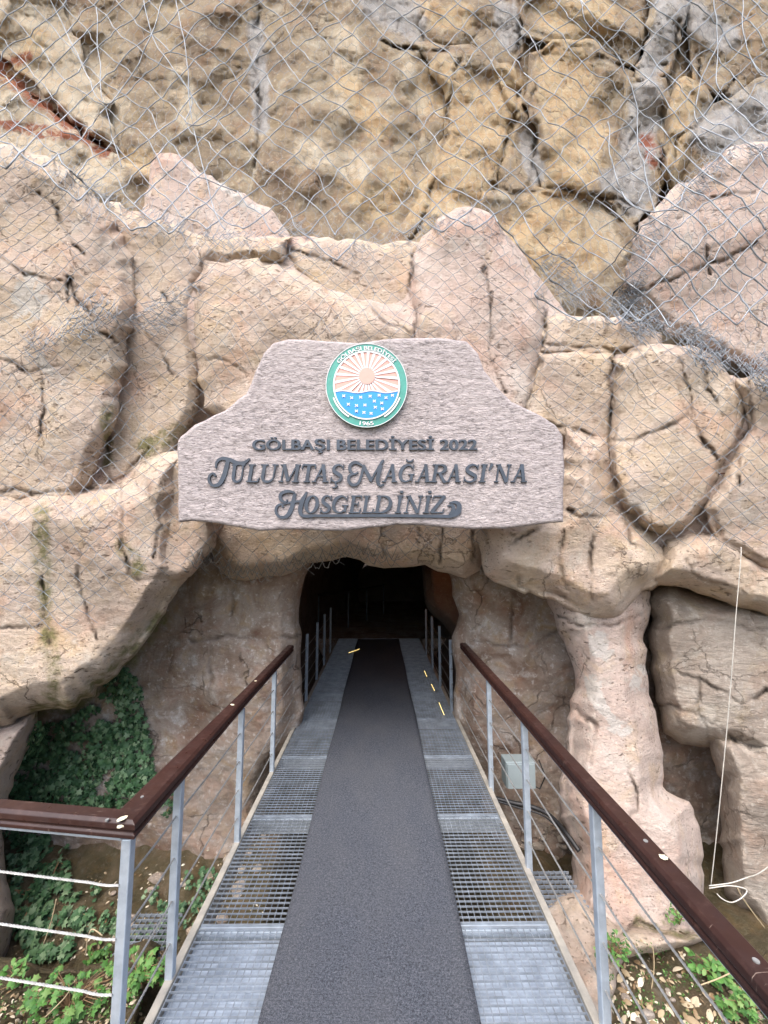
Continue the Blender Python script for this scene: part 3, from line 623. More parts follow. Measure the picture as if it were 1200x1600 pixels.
link('bunched_net', npmesh('bunched_net', np.vstack(VV), np.vstack(FF)), M['net'], None, label='bunched grey folds of netting gathered along the top edges of the sculpted rock', cat='safety net')
# heavy cable net: large diamonds in front of the cliff
mb = MB()
def cable(pts, r, off, wob=5, seed=0):
    pts = np.array(pts, float); out = []
    n = len(pts)
    for i in range(n - 1):
        p0, p1, p2, p3 = pts[max(i - 1, 0)], pts[i], pts[i + 1], pts[min(i + 2, n - 1)]
        for t in np.linspace(0, 1, 6, endpoint=False): out.append(.5 * ((2 * p1) + (-p0 + p2) * t + (2 * p0 - 5 * p1 + 4 * p2 - p3) * t * t + (-p0 + 3 * p1 - 3 * p2 + p3) * t ** 3))
    out.append(pts[-1]); out = np.array(out); x, y = warp(out[:, 0], out[:, 1], wob, 40, seed)
    mb.tube([Vector(q) for q in netpts(x, y, off)], r, 5)
lims = lambda x: float(interp(TOP, np.array([x]))[0]) + 10
nodes = {}
for i in range(-4, 24):
    for j in range(-4, 12):
        x = i * 52 + 10; y = j * 48 - 20
        nodes[i, j] = (x + 9 * math.sin(i * .9 + j) + random.uniform(-5, 5), y + random.uniform(-5, 5))
for s_ in (-1, 1):
    for st in range(-30, 40):
        line = []
        for k in range(-4, 24):
            i = k; j = st + s_ * k
            if (i, j) in nodes:
                x, y = nodes[i, j]
                if y < lims(x) + 25 and -170 < x < 1380: line.append((x, y)); continue
            if len(line) > 1: cable(line, .0066, .16, 8, 3)
            line = []
        if len(line) > 1: cable(line, .0066, .16, 8, 3)
# hanging slack ropes read from the photograph's right and left corners
for pts in [[(1165, -40), (1160, 40), (1180, 100), (1200, 120), (1240, 100)], [(1112, -30), (1122, 60), (1120, 130), (1145, 160)], [(900, -20), (920, 40), (960, 80), (990, 150), (1000, 240), (1025, 330)], [(1180, 20), (1130, 60), (1095, 130), (1090, 190), (1145, 220)],
            [(68, -20), (110, 60), (140, 130), (175, 160), (235, 60), (260, -20)], [(220, -30), (240, 60), (300, 150), (290, 190), (340, 180), (420, 60), (470, 20), (500, -30)], [(950, 190), (955, 250), (985, 320), (1060, 330)], [(270, -20), (290, 80), (300, 180), (335, 330), (350, 360)], [(150, 10), (160, 150), (190, 260)]]:
    cable(pts, .0068, .19, 4, 5)
mb.build('cable_net', M['net2'], None, smooth=True, label='heavy grey cable net of large sagging diamonds hanging before the cliff', cat='safety net')
# broken net fringe hanging from the lintel
mb = MB(); pr = None
for i in range(22):
    x = 300 + i * 14.5; y = float(interp(BOT, np.array([x]))[0]) - 6
    r_ = 9 + random.uniform(-3, 5)
    loop = [(x + t * 14.5, y + r_ * math.sin(math.pi * t) + random.uniform(-2, 2)) for t in np.linspace(-.15, 1.15, 9)]
    mb.tube([Vector(q) for q in netpts([a_ for a_, _ in loop], [b_ for _, b_ in loop], .05 + .02 * random.random())], .0032, 5)
    for kx in (-9, 9):
        seg = [(x + 7, y + 1), (x + 7 + kx * .6, y - 11), (x + 7 + kx, y - 20)]
        mb.tube([Vector(q) for q in netpts([a_ for a_, _ in seg], [b_ for _, b_ in seg], .045)], .0028, 5)
mb.build('net_fringe', M['cable'], None, smooth=True, label='loose curled wire ends of cut netting hanging over the cave mouth', cat='safety net')

# ------------------------------------------------------------------ sign
SY = 2.84
sign = empty('welcome_sign', tuple(P(580, 820, SY)), label='pinkish grey stone welcome sign with dark raised Turkish lettering above the cave mouth', cat='sign')
sp = [(278, 690), (282, 682), (305, 664), (350, 642), (385, 615), (400, 580), (412, 552), (428, 536), (450, 530), (510, 533), (560, 536), (625, 529), (700, 528), (728, 534), (746, 552), (757, 580), (775, 605), (800, 628), (845, 650), (868, 664), (879, 682), (881, 720), (880, 816), (865, 817), (840, 819), (790, 826), (755, 827), (715, 825), (680, 823), (640, 819), (600, 822), (560, 829), (520, 830), (480, 828), (440, 828), (405, 829), (370, 824), (335, 817), (300, 815), (279, 816), (279, 760)]
def S3(px, py, off=0.0): return [float(c) for c in P(px, py, SY) - np.array([0, off, 0])]
rock('slab', sp, SY, 'sign', sign, bulge=.02, R=5, amp=(0, 0, .006), cell=2.5, skirt=.10, jit=.5, seed=77, sharp=True, crackd=0, bvh=False)
# bracket behind the slab so it is really fixed to the rock
for x in (400, 580, 760):
    mbk = MB(); a_ = S3(x, 700, -.11); mbk.box(a_[0] - .03, a_[0] + .03, a_[1], 3.9, a_[2] - .03, a_[2] + .03); mbk.build('bracket', M['galv'], sign)

_lz = [0]
def ribbon(mb, pts, wd, depth=.016, off=.013):
    """stroke with varying width in photo pixels, given real depth on the sign plane"""
    pts = np.array(pts, float); wd = np.broadcast_to(np.asarray(wd, float), (len(pts),)); _lz[0] += 1
    o = off + .0004 * (_lz[0] % 9)
    t = np.gradient(pts, axis=0); t /= np.linalg.norm(t, axis=1)[:, None] + 1e-9; nrm = np.stack([-t[:, 1], t[:, 0]], 1)
    L = pts + nrm * wd[:, None] / 2; R_ = pts - nrm * wd[:, None] / 2; n = len(pts)
    vs = [S3(*p, o) for p in L] + [S3(*p, o) for p in R_] + [S3(*p, o - depth) for p in L] + [S3(*p, o - depth) for p in R_]
    fs = []
    for i in range(n - 1):
        fs += [(i, i + 1, n + i + 1, n + i), (2 * n + i, 3 * n + i, 3 * n + i + 1, 2 * n + i + 1), (i, 2 * n + i, 2 * n + i + 1, i + 1), (n + i, n + i + 1, 3 * n + i + 1, 3 * n + i)]
    fs += [(0, n, 3 * n, 2 * n), (n - 1, 3 * n - 1, 4 * n - 1, 2 * n - 1)][:1] + [(n - 1, 3 * n - 1, 4 * n - 1, 2 * n - 1)]
    mb.add(vs, fs)
def arc(cx, cy, rx, ry, a0, a1, n=12): return [(cx + rx * math.cos(math.radians(a0 + (a1 - a0) * k / (n - 1))), cy + ry * math.sin(math.radians(a0 + (a1 - a0) * k / (n - 1)))) for k in range(n)]
TK, TN, SF = .20, .085, .075
def glyph(c):
    """strokes in a unit-high box, y up: list of (points, widths)"""
    def stem(x, y0=0, y1=1, w=TK): return ([(x, y0), (x, y1)], [w, w])
    def serif(x, y, w=.36): return ([(x - w / 2, y), (x + w / 2, y)], [SF, SF])
    Z = SF / 2
    if c == 'U': return [([(.16, 1), (.16, .33)] + arc(.42, .30, .26, .27, 180, 360, 12) + [(.68, 1)], [TK] * 2 + list(np.linspace(TK, TN, 12)) + [TN]), serif(.16, 1 - Z), serif(.68, 1 - Z, .28)], .84
    if c == 'L': return [stem(.2), serif(.2, 1 - Z), ([(.05, Z), (.62, Z), (.68, .26)], [SF, SF * 1.3, .04])], .72
    if c == 'M': return [stem(.14, 0, 1, TN), ([(.16, 1), (.5, .05)], [TK, TK]), ([(.5, .05), (.86, 1)], [TN, TN]), stem(.9), serif(.12, Z, .26), serif(.9, Z), serif(.12, 1 - Z, .28), serif(.9, 1 - Z, .3)], 1.12
    if c == 'T': return [stem(.38), serif(.38, Z), ([(0, .74), (.04, 1 - Z), (.74, 1 - Z), (.76, .74)], [.04, SF * 1.5, SF * 1.5, .04])], .78
    if c == 'A': return [([(.1, 0), (.48, 1)], [TN, TN * 1.2]), ([(.46, 1), (.72, 0)], [TK, TK]), ([(.22, .34), (.66, .34)], [SF, SF]), serif(.08, Z, .26), serif(.74, Z)], .86
    if c in 'SŞ':
        s = [(arc(.36, .74, .25, .235, 20, 180, 9) + [(.13, .64), (.3, .52), (.5, .40)] + arc(.34, .26, .26, .235, 25, -160, 12), [.07, .08, .1, .11, .12, .14, .16, .18, .2, .22, .24, .22, .2, .19, .18, .16, .14, .12, .11, .1, .09, .09, .08, .07]), ([(.62, .72), (.62, 1)], [.05, .05]), ([(.06, .0), (.06, .30)], [.05, .05])]
        if c == 'Ş': s += [([(.34, .03), (.34, -.1), (.44, -.18), (.34, -.3), (.2, -.3)], [.08, .08, .11, .09, .05])]
        return s, .72
    if c in 'GĞ':
        s = [(arc(.46, .5, .36, .46, 40, 330, 18), [.07, .08, .1, .13, .16, .19, .21, .22, .22, .21, .2, .18, .15, .12, .1, .09, .09, .09]), stem(.74, .08, .44, .16), serif(.72, .44, .34), ([(.76, .7), (.76, 1)], [.05, .05])]
        if c == 'Ğ': s += [(arc(.5, 1.30, .19, .15, 180, 360, 8), [.05, .08, .1, .11, .11, .1, .08, .05])]
        return s, .9
    if c == 'R': return [stem(.2), serif(.2, Z), serif(.16, 1 - Z, .3), ([(.2, 1 - Z), (.42, 1 - Z)] + arc(.42, .745, .25, .22, 90, -90, 9) + [(.2, .52)], [SF, SF, .09, .13, .17, .2, .21, .2, .17, .13, .09, SF]), ([(.42, .5), (.72, .03), (.84, .03)], [.17, .19, .06])], .86
    if c in 'Iİ':
        s = [stem(.2), serif(.2, Z), serif(.2, 1 - Z)]
        if c == 'İ': s += [([(.14, 1.2), (.32, 1.2)], [.15, .15])]
        return s, .42
    if c == "'": return [([(.12, .66), (.14, 1.04)], [.06, .18])], .28
    if c == 'N': return [stem(.13, 0, 1, TN), ([(.13, 1), (.74, 0)], [TK, TK]), stem(.76, 0, 1, TN), serif(.12, Z, .26), serif(.76, 1 - Z, .28), serif(.1, 1 - Z, .24)], .9
    if c == 'O': return [(arc(.44, .5, .34, .47, 90, 450, 28), [.08 + .15 * abs(math.sin(2 * math.pi * k / 27)) for k in range(28)])], .88
    if c == 'E': return [stem(.2), ([(.05, Z), (.62, Z), (.66, .28)], [SF, SF * 1.3, .04]), ([(.05, 1 - Z), (.6, 1 - Z), (.63, .76)], [SF, SF * 1.3, .04]), ([(.2, .52), (.48, .52)], [SF, SF]), ([(.48, .38), (.48, .66)], [.05, .05])], .72
    if c == 'D': return [stem(.2), ([(.05, 1 - Z), (.38, 1 - Z)] + arc(.38, .5, .38, .46, 90, -90, 14) + [(.05, Z)], [SF, SF, .09, .12, .15, .18, .2, .22, .23, .23, .22, .2, .18, .15, .12, .09, SF])], .86
    if c == 'Z': return [([(.06, .74), (.08, 1 - Z), (.62, 1 - Z)], [.04, SF * 1.3, SF]), ([(.6, .98), (.1, .03)], [TK, TK]), ([(.08, Z), (.64, Z), (.68, .28)], [SF, SF * 1.3, .04])], .74
    if c == 'H': return [stem(.2), stem(.74), serif(.2, Z), serif(.74, Z), ([(.2, .5), (.74, .5)], [SF, SF])], .95
def put(mb, c, x0, x1, ytop, ybase, slant=.20):
    st, w = glyph(c); h = ybase - ytop
    ex_ = [(px + slant * py * .8, wd[min(i, len(wd) - 1)] * (.5 if abs(pts[0][0] - pts[-1][0]) < .02 else .2)) for pts, wd in st for i, (px, py) in enumerate(pts)]
    lo_, hi_ = min(a - b for a, b in ex_), max(a + b for a, b in ex_)
    kx = (x1 - x0) / (hi_ - lo_); slant = slant * .8; ox = x0 - lo_ * kx
    for pts, wd in st:
        q = [(ox + (px + slant * py) * kx, ybase - py * h) for px, py in pts]
        dense = []; wds = []
        for i in range(len(q) - 1):
            m_ = 1 if len(q) > 6 else 3
            for t in range(m_): dense.append((q[i][0] + (q[i + 1][0] - q[i][0]) * t / m_, q[i][1] + (q[i + 1][1] - q[i][1]) * t / m_)); wds.append((wd[i] + (wd[i + 1] - wd[i]) * t / m_) * h * .9)
        dense.append(q[-1]); wds.append(wd[-1] * h * .97)
        if len(dense) <= 4 and False: pass
        ribbon(mb, dense, wds)
def spl(pts, n=6):
    pts = np.array(pts, float); out = []
    for i in range(len(pts) - 1):
        p0, p1, p2, p3 = pts[max(i - 1, 0)], pts[i], pts[i + 1], pts[min(i + 2, len(pts) - 1)]
        for t in np.linspace(0, 1, n, endpoint=False): out.append(.5 * ((2 * p1) + (-p0 + p2) * t + (2 * p0 - 5 * p1 + 4 * p2 - p3) * t * t + (-p0 + 3 * p1 - 3 * p2 + p3) * t ** 3))
    out.append(pts[-1]); return out
def swash(mb, pts, wd):
    q = spl(pts); w_ = np.interp(np.linspace(0, 1, len(q)), np.linspace(0, 1, len(wd)), wd); ribbon(mb, q, w_)
mb = MB()
swash(mb, [(391, 717), (383, 723), (372, 724), (360, 719), (348, 717), (340, 722), (338, 732)], [2, 5, 6, 6, 5, 4, 2])
swash(mb, [(357, 721), (354, 733), (350, 746), (343, 757), (334, 759), (328, 753), (328, 745), (334, 740), (338, 745)], [6, 7, 7, 6, 4, 4, 4, 3, 3])
for c, a_, b_ in [('U', 363, 385), ('L', 385, 406), ('U', 408, 436), ('M', 435, 471), ('T', 472, 494), ('A', 487, 514), ('Ş', 516, 538), ('A', 596, 621), ('Ğ', 624, 648), ('A', 648, 673), ('R', 671, 699), ('A', 695, 720), ('S', 723, 748), ('I', 747, 762), ("'", 763, 771), ('N', 771, 799), ('A', 797, 823)]: put(mb, c, a_, b_, 726, 754)
# swash M
swash(mb, [(566, 728), (556, 723), (548, 727), (547, 735), (553, 741), (560, 738)], [3, 5, 5, 5, 3, 2])
swash(mb, [(553, 741), (546, 744), (545, 752), (551, 758), (559, 756), (564, 746), (567, 734), (569, 727)], [3, 4, 5, 5, 4, 4, 4, 4])
swash(mb, [(567, 727), (574, 740), (580, 751)], [5, 6, 6]); swash(mb, [(579, 753), (587, 738), (597, 722), (600, 720)], [3, 3, 4, 2])
swash(mb, [(595, 727), (592, 740), (590, 752), (594, 759), (600, 757)], [6, 6, 6, 4, 2])
mb.build('lettering', M['letter'], sign)
mb = MB()
swash(mb, [(461, 770), (450, 768), (440, 772), (439, 780), (446, 785), (450, 781)], [2, 5, 5, 5, 3, 2])
swash(mb, [(461, 771), (459, 783), (455, 797), (448, 807), (438, 808), (432, 801), (433, 792), (440, 788), (443, 793)], [5, 6, 7, 6, 4, 4, 4, 3, 3])
swash(mb, [(443, 788), (456, 785), (473, 783)], [2, 3, 4])
swash(mb, [(480, 769), (474, 780), (470, 793), (470, 802), (476, 807), (490, 807)], [3, 6, 7, 6, 4, 3])
swash(mb, [(474, 806), (540, 806), (620, 806), (690, 807), (705, 806), (715, 800), (717, 790), (711, 785), (702, 786)], [4, 4.5, 4.5, 4.5, 6, 9, 7, 5, 2])
swash(mb, [(699, 791), (706, 790), (708, 797), (702, 804)], [2, 5, 6, 3])
for c, a_, b_ in [('O', 476, 499), ('S', 500, 519), ('G', 520, 545), ('E', 544, 566), ('L', 565, 584), ('D', 582, 614), ('İ', 616, 631), ('N', 630, 662), ('İ', 660, 675), ('Z', 672, 696)]: put(mb, c, a_, b_, 774.5, 802)
mb.build('lettering', M['letter'], sign)
# plain heavy sans line, and the emblem's small writing, from Blender's built-in font
def text_mesh(s, bold, depth):
    cu = bpy.data.curves.new('t', 'FONT'); cu.body = s; cu.size = 1; cu.offset = bold; cu.extrude = 0; cu.space_character = 1.0
    o = bpy.data.objects.new('t', cu); C.objects.link(o); bpy.context.view_layer.update()
    dg = bpy.context.evaluated_depsgraph_get(); me = bpy.data.meshes.new_from_object(o.evaluated_get(dg)); bpy.data.objects.remove(o)
    v = np.array([list(x.co[:2]) for x in me.vertices]); f = [tuple(p.vertices) for p in me.polygons]; bpy.data.meshes.remove(me)
    return v, f
def text_on(mb, s, mapf, bold=.02, off=.013, depth=.016, shift=None):
    if shift:
        for k, dx in enumerate((-shift, 0, shift)): text_on(mb, s, (lambda v, dx=dx: mapf(v, dx)), bold, off + .0005 * k, depth)
        return
    v, f = text_mesh(s, bold, 0)
    e = {}
    for q_ in f:
        for i in range(len(q_)): e[(q_[i], q_[(i + 1) % len(q_)])] = 1
    bd = [k for k in e if (k[1], k[0]) not in e]; n = len(v)
    pts = mapf(v); vs = [S3(x, y, off) for x, y in pts] + [S3(x, y, off - depth) for x, y in pts]
    mb.add(vs, list(f) + [(b_, a_, a_ + n, b_ + n) for a_, b_ in bd])
def flat(x0, x1, ycap, ybase):
    def m_(v, dx=0):
        a0, a1 = v[:, 0].min(), v[:, 0].max(); cap = .73
        return np.stack([x0 + dx + (v[:, 0] - a0) * (x1 - x0) / (a1 - a0), ybase - v[:, 1] * (ybase - ycap) / cap], 1)
    return m_
mb = MB(); text_on(mb, 'GÖLBAŞI BELEDİYESİ 2022', flat(395.5, 744.5, 686.5, 703.5), bold=.004, shift=.85); mb.build('lettering', M['letter'], sign)
# emblem
ex, ey, er = 573, 605, 62.5; EA = 1.03
em = MB()
def disc(mb, r, off, depth, r0=0, a0=0, a1=360, n=72):
    ps = [(ex + r * math.cos(math.radians(a0 + (a1 - a0) * k / n)), ey + EA * r * math.sin(math.radians(a0 + (a1 - a0) * k / n))) for k in range(n + 1)]
    if r0: ribbon(mb, [(ex + (r + r0) / 2 * math.cos(math.radians(a0 + (a1 - a0) * k / n)), ey + EA * (r + r0) / 2 * math.sin(math.radians(a0 + (a1 - a0) * k / n))) for k in range(n + 1)], r - r0, depth, off); return
    vs = [S3(*p, off) for p in ps[:-1]] + [S3(*p, off - depth) for p in ps[:-1]]
    mb.add(vs, [tuple(range(n))] + [(i, (i + 1) % n, n + (i + 1) % n, n + i) for i in range(n)])
disc(em, er, .030, .03); emb = em.build('emblem', M['teal'], sign)
emb_off = emb.location.copy()
def sub(mbx, name, mat): return link(name, mbx.mesh(name), mat, emb)
sk = MB(); disc(sk, 50.5, .0320, .004); o = sub(sk, 'sky_field', M['sunpink'])
wr = MB(); disc(wr, 51.8, .0365, .006, r0=49.4)
disc(wr, 55.6, .0350, .004, 53.2, 120 + 0, 160); disc(wr, 55.6, .0350, .004, 53.2, 20, 60)
disc(wr, 63.1, .0312, .004, 62.2)
sub(wr, 'white_ring', M['wht'])
ra = MB()
for k in range(24):
    a_ = math.radians(k * 15 + 4); 
    if math.sin(a_) > .45 and abs(math.cos(a_)) < .2: pass
    rx = lambda r: (573 + r * math.cos(a_), 591 + r * math.sin(a_))
    # end each ray at the ring
    r1 = 14.
    while r1 < 62 and math.hypot(rx(r1)[0] - ex, (rx(r1)[1] - ey) / EA) < 49.5 and rx(r1)[1] < 616: r1 += .5
    ribbon(ra, [rx(10), rx((10 + r1) / 2), rx(r1)], [2.2, 2.8, 4.2 if r1 > 30 else 3.0], .003, .0345)
sub(ra, 'sun_rays', M['wht'])
sn = MB(); n = 36; ps = [(573.5 + 12.3 * math.cos(6.2832 * k / n), 591 + 12.8 * math.sin(6.2832 * k / n)) for k in range(n)]
sn.add([S3(*p, .0395) for p in ps] + [S3(*p, .034) for p in ps], [tuple(range(n))] + [(i, (i + 1) % n, n + (i + 1) % n, n + i) for i in range(n)]); sub(sn, 'sun_disc', M['sunpink'])
wt = MB(); up_ = []; lo = []
n = 40
for k in range(n + 1):
    x = ex - 48.3 + 96.6 * k / n; yl = ey + EA * math.sqrt(max(0, 49.6 ** 2 - (x - ex) ** 2)); yu = 615.5 - 1.6 * math.sin((x - 525) / 45 * 2 * math.pi)
    up_.append((x, min(yu, yl))); lo.append((x, yl))
vs = [S3(*p, .0388) for p in up_] + [S3(*p, .0388) for p in lo] + [S3(*p, .033) for p in up_]
wt.add(vs, [(i, i + 1, n + 2 + i, n + 1 + i) for i in range(n)] + [(i, 2 * n + 2 + i, 2 * n + 3 + i, i + 1) for i in range(n)]); sub(wt, 'water_field', M['blue'])
wl = MB(); ribbon(wl, up_, 1.4, .004, .0402); 
for dx, dy in [(538, 622), (550, 625), (564, 624), (578.5, 622.5), (592.5, 621), (603, 625), (613, 621), (585, 630), (596.5, 633), (545, 635), (557.5, 637), (570.5, 636), (586.5, 639.5), (597.5, 642), (557.5, 645.5), (569, 647.5), (580, 649)]:
    ribbon(wl, [(dx - 2.1, dy - 1.8), (dx + 2.1, dy + 1.8)], 1.4, .003, .0408); ribbon(wl, [(dx - 2.1, dy + 1.8), (dx + 2.1, dy - 1.8)], 1.4, .003, .0410)
sub(wl, 'wave_marks', M['wht'])
def ringmap(rad, a_c, span, hgt, flip=False):
    def m_(v, dx=0):
        a0, a1 = v[:, 0].min(), v[:, 0].max(); t = (v[:, 0] + dx - a0) / (a1 - a0) - .5; hh = v[:, 1] * hgt / .73
        if not flip:
            an = np.radians(a_c + t * span); return np.stack([ex + (rad + hh) * np.cos(an), ey + EA * (rad + hh) * np.sin(an)], 1)
        an = np.radians(a_c - t * span); return np.stack([ex + (rad - hh) * np.cos(an), ey + EA * (rad - hh) * np.sin(an)], 1)
    return m_
tx = MB(); text_on(tx, 'GÖLBAŞI BELEDİYESİ', ringmap(53.2, -90.5, 103, 6.0), bold=.0, off=.0345, depth=.004, shift=.02); text_on(tx, '1965', ringmap(60.2, 90, 21, 6.0, True), bold=.0, off=.0345, depth=.004, shift=.02)
sub(tx, 'ring_lettering', M['wht'])

# ------------------------------------------------------------------ walkway
DL, DR = -.872, .822
walk = empty('walkway', (0, 2, 0), label='galvanised steel grating walkway running into the cave mouth', cat='walkway')
seams = [-.30, .50, 1.31, 2.12, 2.93, 3.73, 4.53, 5.34, 6.15, 6.96, 7.77, 8.58]
for a_, b_ in zip(seams[:-1], seams[1:]):
    m_ = MB(); nb = 26; ym = [a_ + .012 + (b_ - a_ - .024) * k / nb for k in range(nb + 1)]
    nxb = 54
    # bearing bars run across, thin rods along
    for k, y in enumerate(ym):
        t_ = .0035 if k in (0, nb) else .0013
        m_.box(DL + .004, DR - .004, y - t_, y + t_, -.010, -.002)
    for k in range(nxb + 1):
        x = DL + .006 + (DR - DL - .012) * k / nxb; m_.box(x - .0014, x + .0014, a_ + .012, b_ - .012, -.008, -.0035)
    m_.build('grating_panel', M['galv2'], walk)
for xs, nm in ((DL - .036, 'edge_beam'), (DR, 'edge_beam')):
    m_ = MB(); m_.box(xs, xs + .036, -.3, 8.58, -.14, .004); m_.build(nm, M['beam'], walk, bevel=.004)
for y in seams[1:-1]:
    m_ = MB(); m_.box(DL + .001, DR - .001, y - .022, y + .022, -.10, -.0115); m_.build('cross_beam', M['galv'], walk)
m_ = MB()
for k in range(26 * 2 + 14):      # ribbed sheet under the nearest panels
    y0 = .06 + k * .0311; 
    if y0 > 2.08: break
    m_.sweep([(DL + .003, y0 + .0155, -.046), (DR - .003, y0 + .0155, -.046)], [(-.0155, 0), (-.0110, .001), (0, .0015), (.0110, .001), (.0155, 0), (.0155, -.003), (-.0155, -.003)], cap=True)
m_.build('ribbed_sheet', M['plate'], walk)
# carpet
CX0, CX1 = -.463, .391
gx_ = np.linspace(CX0, CX1, 24); gy_ = np.arange(-.3, 8.5, .06); Vc = []
for x in gx_:
    for y in gy_: Vc.append((x + (.004 * math.sin(y * 3.1) if x in (CX0, CX1) else 0), y, .011 + .0025 * math.sin(y * 7.7 + x * 3) * math.sin(x * 9) ))
Vc = np.array(Vc); n = len(gy_); top = [[i * n + j, (i + 1) * n + j, (i + 1) * n + j + 1, i * n + j + 1] for i in range(23) for j in range(n - 1)]
nb_ = len(Vc); Vc2 = Vc.copy(); Vc2[:, 2] = .0005
sides = [[j, j + 1, nb_ + j + 1, nb_ + j] for j in range(n - 1)] + [[23 * n + j + 1, 23 * n + j, nb_ + 23 * n + j, nb_ + 23 * n + j + 1] for j in range(n - 1)]
link('carpet', npmesh('carpet', np.vstack([Vc, Vc2]), top + sides), M['carpet'], None, label='dark grey speckled rubber-loop runner laid along the middle of the walkway', cat='carpet runner')
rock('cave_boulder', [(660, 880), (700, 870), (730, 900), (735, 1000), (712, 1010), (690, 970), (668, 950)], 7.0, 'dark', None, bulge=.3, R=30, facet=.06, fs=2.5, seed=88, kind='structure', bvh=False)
# raised floor and landing deeper in the cave
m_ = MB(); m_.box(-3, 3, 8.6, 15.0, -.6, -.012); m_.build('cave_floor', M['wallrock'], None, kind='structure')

# ------------------------------------------------------------------ railings
RP = [(-.036, 0), (-.036, .012), (-.030, .017), (-.030, .023), (-.036, .028), (-.034, .046), (-.024, .056), (.024, .056), (.034, .046), (.036, .028), (.030, .023), (.030, .017), (.036, .012), (.036, 0)]
def helix(p0, p1, r, sag=0, n=24, hook=None):
    p0 = Vector(p0); p1 = Vector(p1); return [p0.lerp(p1, k / n) + Vector((0, 0, -sag * 4 * (k / n) * (1 - k / n))) for k in range(n + 1)]
def rope(mb, pts, r=.0044):
    """three twisted strands"""
    pts = [Vector(p) for p in pts]; L = [0]
    for a_, b_ in zip(pts[:-1], pts[1:]): L.append(L[-1] + (b_ - a_).length)
    n = max(8, int(L[-1] / .011))
    n = min(n, 320)
    for s_ in range(3):
        o_ = []
        for k in range(n + 1):
            t = L[-1] * k / n; i = max(0, min(len(L) - 2, next((q_ for q_ in range(len(L) - 1) if L[q_ + 1] >= t), len(L) - 2)))
            p = pts[i].lerp(pts[i + 1], (t - L[i]) / max(1e-9, L[i + 1] - L[i])); d = (pts[i + 1] - pts[i]).normalized()
            u = d.cross(Vector((0, 0, 1))).normalized() if abs(d.z) < .9 else Vector((1, 0, 0)); v = d.cross(u)
            a_ = t / .045 * 6.2832 + s_ * 2.0944; o_.append(p + (u * math.cos(a_) + v * math.sin(a_)) * r * .55)
        mb.tube(o_, r * .62, 4)
ZC = (.145, .31, .48, .65)
def post(root, x, y, w=.034, mat='galv', z1=.795, z0=-.12, side=1, rz=0):
    m_ = MB(); m_.box(-w / 2, w / 2, -w / 2, w / 2, z0, z1); me = m_.mesh('post')
    me.transform(__import__('mathutils').Matrix.Translation((x, y, 0)) @ __import__('mathutils').Matrix.Rotation(rz, 4, 'Z'))
    o = link('post', me, M[mat], root); b_ = o.modifiers.new('bevel', 'BEVEL'); b_.width = .004; b_.segments = 2
    # ferrules where the cables pass
    for z in ZC:
        f = MB(); f.tube([(x - side * (w / 2 + .004), y, z), (x - side * (w / 2 - .002), y, z)], .006, 8)
        fo = link('ferrule', f.mesh('ferrule'), M['galv'], None); fo.parent = o
def railing(root, xr, posts, y0, y1, xp, side, cable_y0, rail=True, corner=False):
    m_ = MB()
    if rail:
        if not corner: m_.sweep([(xr, y0, .812), (xr, (y0 + y1) / 2, .812), (xr, y1, .812)], RP)
        if not corner: m_.build('handrail', M['rail'], root, bevel=.002)
        t_ = MB(); t_.box(xr - .024, xr + .024, y0 + .01, y1 - .12, .797, .811); t_.build('top_bar', M['galv'], root)
    for y in posts: post(root, xp, y, side=side, mat='galv' if rail else 'galv_shaded')
    for z in ZC:
        c = MB(); ys = [cable_y0] + [p for p in posts if p > cable_y0] + ([y1 + .15] if rail else [])
        pts = []
        for a_, b_ in zip(ys[:-1], ys[1:]):
            for k in range(6): pts.append((xp - side * .0, a_ + (b_ - a_) * k / 6, z - .006 * 4 * (k / 6) * (1 - k / 6)))
        pts.append((xp, ys[-1], z)); rope(c, pts); c.build('cable', M['cable'], root)
rl = empty('railing', (-.93, 2.5, 0), label='left railing with brown rail turning a corner at its near end', cat='railing', group='railings with brown handrails outside the cave')
railing(rl, -.905, [1.53, 1.89, 2.69, 3.49], 1.51, 4.13, -.893, 1, 1.53, corner=True)
# return leg of the left railing, running away to the left from the corner post
dv = Vector((-.99, .13, 0)).normalized(); c0 = Vector((-.905, 1.53, 0))
up8 = Vector((0, 0, .812)); m_ = MB(); m_.sweep([c0 + dv * 2.2 + up8, c0 + dv * .9 + up8, c0 + up8, Vector((-.905, 2.8, .812)), Vector((-.905, 4.13, .812))], RP); m_.build('handrail', M['rail'], rl, bevel=.002)
t_ = MB(); t_.sweep([c0 + dv * .0 + Vector((0, 0, .804)), c0 + dv * 2.2 + Vector((0, 0, .804))], [(-.024, -.0075), (.024, -.0075), (.024, .0065), (-.024, .0065)]); t_.build('top_bar', M['galv'], rl)
post(rl, (c0 + dv * 1.25).x, (c0 + dv * 1.25).y)
for z in ZC:
    c = MB(); pts = [c0 + dv * s_ + Vector((0, -.02 - .004 * math.sin(min(1, s_ / .1) * 3.14), z - .003 * (1 - math.exp(-s_ / .05)) + .012 * s_)) for s_ in (0, .02, .04, .06, .08, .11, .15, .2, .3, .45, .7, 1.0, 1.4, 1.8, 2.2)]
    rope(c, pts, .0042); c.build('cable', M['cable'], rl)
rr = empty('railing', (.86, 2.5, 0), label='right railing with straight brown rail beside the pillar', cat='railing', group='railings with brown handrails outside the cave')
railing(rr, .862, [.10, .88, 1.69, 2.47, 3.25], -.3, 4.22, .858, -1, .10)
il = empty('railing', (-.9, 6, 0), label='unlit post and cable railing inside the cave, left of the runner', cat='railing')
railing(il, -.9, [5.05, 5.86, 6.6, 7.4], 5, 8, -.90, 1, 4.7, rail=False)
ir = empty('railing', (.8, 6, 0), label='unlit post and cable railing inside the cave, right of the runner', cat='railing')
